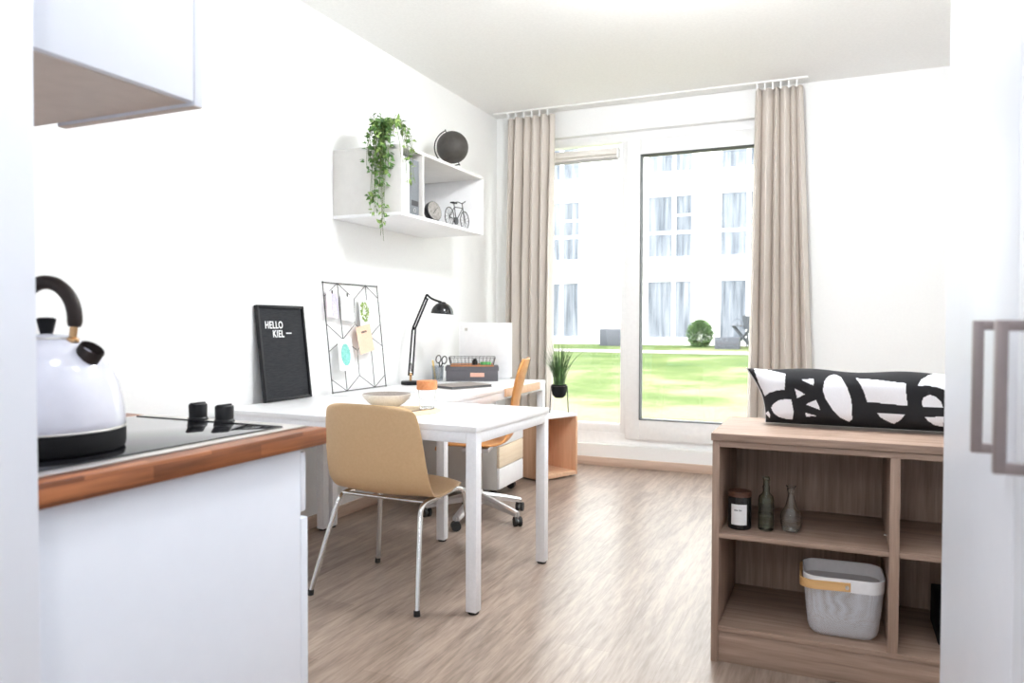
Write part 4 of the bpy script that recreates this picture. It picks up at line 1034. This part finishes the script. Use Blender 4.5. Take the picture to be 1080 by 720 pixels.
# long trailers
for k in range(8):
    ox = rv.uniform(-.02, .07); oy = rv.uniform(-.165, -.122); zb = rv.uniform(-.42, -.26)
    vine(crv((.02, 0, .11), (ox * .8, oy * .8, .20), (ox, oy, -.05), (ox + rv.uniform(-.03, .02), oy, zb)), 22, .036, .3)
for k in range(4):
    ox = rv.uniform(.03, .10); oy = rv.uniform(-.16, -.122); zb = rv.uniform(-.54, -.44)
    vine(crv((.02, 0, .11), (ox * .8, oy * .8, .20), (ox, oy, -.10), (ox + rv.uniform(-.02, .03), oy, zb)), 22, .034, .45)
stm.build('stems', M['stem'], tp_); lv.build('foliage', M['leaf'], tp_, 0); lv2.build('young_foliage', M['leafpale'], tp_, 0)

# ------------------------------------------------------------------ outside
def ground_z(y): return .02 + .40 * (max(0, y - 6.1) / 18.0)
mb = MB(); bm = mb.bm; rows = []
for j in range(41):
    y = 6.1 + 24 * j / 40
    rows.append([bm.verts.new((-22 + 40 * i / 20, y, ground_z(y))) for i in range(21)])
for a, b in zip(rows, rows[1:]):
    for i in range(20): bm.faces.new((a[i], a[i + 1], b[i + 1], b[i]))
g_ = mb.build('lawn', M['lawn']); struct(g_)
mb = MB(); bm = mb.bm
v = [bm.verts.new((x, y, ground_z(y) + .012)) for x, y in ((-22, 20.2), (18, 20.2), (18, 21.6), (-22, 21.6))]
bm.faces.new(v); struct(mb.build('path', M['pathstone'], smooth=0))

YA = 25.0
ab = thing('apartment_building', 'white rendered apartment block across the lawn', 'building', (-5, YA, ground_z(YA)))
o = ab.location
cols = [(-10.05, -8.35), (-6.02, -4.43), (-3.63, -2.05), (.1, 1.7), (-13.6, -12.0), (2.9, 4.5)]
rowsz = [(.62, 2.66), (3.31, 5.50), (6.14, 8.3)]
wl = MB(o); xs = sorted([(a, b) for a, b in cols]); cur = -17.0
for a, b in xs:
    wl.box(cur, a, YA, YA + 8, .2, 9.6); cur = b
wl.box(cur, 8, YA, YA + 8, .2, 9.6)
for a, b in xs:
    zc = .2
    for z0, z1 in rowsz:
        wl.box(a, b, YA, YA + 8, zc, z0); zc = z1
    wl.box(a, b, YA, YA + 8, zc, 9.6)
wl.build('wall', M['facade'], ab, 0)
MB(o).box(-17.2, 8.2, YA - .15, YA + 8.2, 9.6, 9.85).build('roof', M['facade'], ab)
for a, b in xs:
    for z0, z1 in rowsz:
        fr = MB(o); wd_ = .07; xm = a + (b - a) * .585; y0, y1 = YA + .10, YA + .17
        fr.box(a, a + wd_, y0, y1, z0, z1).box(b - wd_, b, y0, y1, z0, z1).box(a + .001, b - .001, y0 + .006, y1 - .006, z0 + .001, z0 + wd_).box(a + .001, b - .001, y0 + .006, y1 - .006, z1 - wd_ * 1.4, z1 - .001).box(xm - .06, xm + .06, y0 + .002, y1 - .002, z0 + .002, z1 - .002)
        fl_ = z0 < 1
        if not fl_:
            zt = z0 + (z1 - z0) * .40; fr.box(a + .002, b - .002, y0 + .008, y1 - .008, zt - .05, zt + .05)
            fr.box(xm, b - .002, y0 + .009, y1 - .009, z0 + (z1 - z0) * .66 - .03, z0 + (z1 - z0) * .66 + .03)
        w0 = fr.build('window', M['pvc'], ab)
        MB(o).box(a + wd_, xm - .06, YA + .13, YA + .145, z0 + wd_, z1 - wd_).build('pane', M['fglass'], w0, 0)
        MB(o).box(xm + .06, b - wd_, YA + .13, YA + .145, z0 + wd_, z1 - wd_).build('pane', M['fglass'], w0, 0)
        MB(o).box(a + .003, b - .003, YA - .05, YA + .095, z0 + .0005, z0 + .03).build('sill', M['facade'], w0)

def planter(label, x0, x1, y0, y1, h):
    z = ground_z(y0)
    P = thing('planter_box', label, 'planter', ((x0 + x1) / 2, (y0 + y1) / 2, z))
    a, b = (x1 - x0) / 2, (y1 - y0) / 2
    MB().box(-a, a, -b, -b + .03, 0, h, .008).box(-a, a, b - .03, b, 0, h, .008).box(-a, -a + .03, -b + .03, b - .03, 0, h, .008).box(a - .03, a, -b + .03, b - .03, 0, h, .008).build('box', M['planter'], P)
    MB().box(-a + .03, a - .03, -b + .03, b - .03, .02, h - .05).build('soil', M['soil'], P)
planter('slate grey planter box on the lawn by the facade, seen through the left pane', -7.25, -6.45, 23.8, 24.3, .56)
planter('slate grey planter box beside the bush, below the pale window', -3.42, -2.72, 23.0, 23.45, .36)
bs = thing('garden_bush', 'round green bush against the white facade', 'bush', (-4.05, 24.15, ground_z(24.15)))
rb_ = random.Random(9); fm_ = MB()
for k in range(2600):
    a = rb_.uniform(0, 2 * PI); z = rb_.uniform(-.9, 1); rr_ = math.sqrt(max(0, 1 - z * z)) * rb_.uniform(.05, 1) ** .6
    c = Vector((.38 * rr_ * math.cos(a), .34 * rr_ * math.sin(a), .40 + .40 * z))
    fm_.leaf(c, (math.cos(a), math.sin(a), .5 + z), (rb_.uniform(-1, 1), rb_.uniform(-1, 1), 1), .10, .022)
fm_.build('foliage', M['bush'], bs, 0)
MB().cyl((0, 0, 0), (.02, 0, .4), .02, .012, 8).cyl((.03, .03, 0), (-.08, .05, .35), .015, .01, 8).build('stems', M['stem'], bs)
# patio table and folding chair
zt = ground_z(23.8)
pt = thing('folding_table', 'dark folding patio table with crossed legs near the facade', 'table', (-2.72, 24.0, zt))
MB().box(-.33, .33, -.3, .3, .66, .685, .006).build('tabletop', M['patio'], pt)
for y in (-.24, .24):
    for s_ in (-1, 1): MB().cyl((-.28 * s_, y, .0), (.28 * s_, y + .02 * s_, .66), .024, None, 8).build('leg', M['patio'], pt)
fc = thing('folding_chair', 'dark folding patio chair behind the patio table', 'chair', (-2.44, 24.55, ground_z(24.55)))
MB().box(-.22, .22, -.2, .2, .44, .47, .008).build('seat', M['patio'], fc)
MB().prism([(-.33, .55), (.22, .55), (.26, .98), (-.40, .98)], .20, .225, Matrix.Rotation(PI / 2, 4, 'X') @ Matrix.Scale(-1, 4, (0, 0, 1))).build('backrest', M['patio'], fc)
for s_ in (-1, 1):
    MB().cyl((s_ * .21, -.22, 0), (s_ * .21, .21, .95), .018, None, 8).build('leg', M['patio'], fc)
    MB().cyl((s_ * .19, .24, 0), (s_ * .19, -.16, .46), .018, None, 8).build('leg', M['patio'], fc)

# ------------------------------------------------------------------ light
def fill_disc(label, x, y, power, col=(1, .99, .97), r=.21):  # unseen disc light added to brighten the kitchen side
    T = thing('ceiling_lamp', label, 'lamp', (x, y, ZC))
    MB().lathe([(0, -.001), (r, -.001), (r, -.020), (r - .01, -.024)], 40).build('housing', M['pvc'], T)
    L = bpy.data.lights.new('lamp_light', 'AREA'); L.shape = 'DISK'; L.size = r * 1.9; L.energy = power; L.color = col
    lo_ = bpy.data.objects.new('lamp_light', L); COL.objects.link(lo_); lo_.location = (x, y, ZC - .03)
    return lo_
PW = dict(kitchen=5, entry=21)
fill_disc('round ceiling lamp above the kitchen aisle', -.45, .75, PW['kitchen'], (.90, .95, 1))
def glow_mat(name, strength):
    m, nt, b = new_mat(name)
    b.inputs['Base Color'].default_value = (.9, .9, .88, 1); b.inputs['Emission Color'].default_value = (.95, .975, 1, 1); b.inputs['Emission Strength'].default_value = strength
    return m
M['opal_dim'] = glow_mat('lit_opal_glass_dim', 5)
M['opal'] = glow_mat('lit_opal_glass', 92)
def add_fill_globe(label, x, y, z, r=.17, mt='opal'):  # unseen glowing globe on a cord, added as fill light
    T = thing('pendant_lamp', label, 'lamp', (x, y, ZC))
    MB().lathe([(0, 0), (.05, 0), (.05, -.02), (0, -.03)], 24).build('canopy', M['pvc'], T)
    MB().cyl((0, 0, -.02), (0, 0, z + r - ZC), .004, None, 8).build('cord', M['pvc'], T)
    MB().sphere((0, 0, z - ZC), r, 40).build('globe_shade', M[mt], T)
add_fill_globe('opal globe pendant lamp over the living area', -.55, 3.10, 2.665, .15)
M['opal_entry'] = glow_mat('lit_opal_glass_entry', 25)
add_fill_globe('opal globe pendant lamp in the entry behind the camera', -.35, -.75, 1.95, .15, 'opal_entry')
add_fill_globe('opal globe pendant lamp near the wardrobe', -.15, 1.55, 2.42, .15, 'opal_dim')

sun = bpy.data.lights.new('sun', 'SUN'); sun.energy = 2.6; sun.angle = math.radians(1.0); sun.color = (1, .96, .9)
so_ = bpy.data.objects.new('sun', sun); COL.objects.link(so_)
so_.rotation_euler = Vector((.25, .78, -.95)).to_track_quat('-Z', 'Y').to_euler(); so_.location = (0, -10, 20)
w = bpy.data.worlds.new('World'); SC.world = w; w.use_nodes = True
bg = w.node_tree.nodes['Background']; bg.inputs['Color'].default_value = (.95, .98, 1, 1); bg.inputs['Strength'].default_value = 4.6

GROUPS = {'curtain': 'curtains either side of the window', 'ring_binder': 'ring binders in the wall shelf', 'paper_card': 'cards clipped to the wire grid',
          'note_card': 'pale note cards on the desk', 'planter_box': 'slate planters by the facade', 'pencil': 'pencils in the frosted cup',
          'pendant_lamp': 'opal pendant lamps'}
for ob in bpy.data.objects:
    if ob.parent is None and ob.name.split('.')[0] in GROUPS: ob['group'] = GROUPS[ob.name.split('.')[0]]

# ------------------------------------------------------------------ camera
cam = bpy.data.cameras.new('camera'); co = bpy.data.objects.new('camera', cam); COL.objects.link(co)
yaw, pitch, roll = .41187, -.0240, .00313
fw = Vector((-math.sin(yaw) * math.cos(pitch), math.cos(yaw) * math.cos(pitch), math.sin(pitch)))
r0 = Vector((math.cos(yaw), math.sin(yaw), 0)); u0 = r0.cross(fw)
rt = r0 * math.cos(roll) + u0 * math.sin(roll); upv = rt.cross(fw)
mw = Matrix((rt, upv, -fw)).transposed().to_4x4(); mw.translation = (0, 0, 1.14)
co.matrix_world = mw
cam.sensor_fit = 'HORIZONTAL'; cam.sensor_width = 36.0; cam.lens = 790.0 * 36.0 / 1080.0
cam.clip_start = .02; cam.clip_end = 200
cam.dof.use_dof = True; cam.dof.focus_distance = 3.2; cam.dof.aperture_fstop = 3.6
SC.camera = co

SC.view_settings.view_transform = 'Standard'; SC.view_settings.look = 'None'; SC.view_settings.gamma = 1.0
SC.view_settings.use_curve_mapping = False; SC.view_settings.exposure = 0.66
SC.cycles.use_denoising = True
SC.cycles.max_bounces = 14; SC.cycles.diffuse_bounces = 8; SC.cycles.glossy_bounces = 5; SC.cycles.transmission_bounces = 10; SC.cycles.transparent_max_bounces = 16
SC.cycles.sample_clamp_indirect = 8; SC.cycles.caustics_reflective = False; SC.cycles.caustics_refractive = False
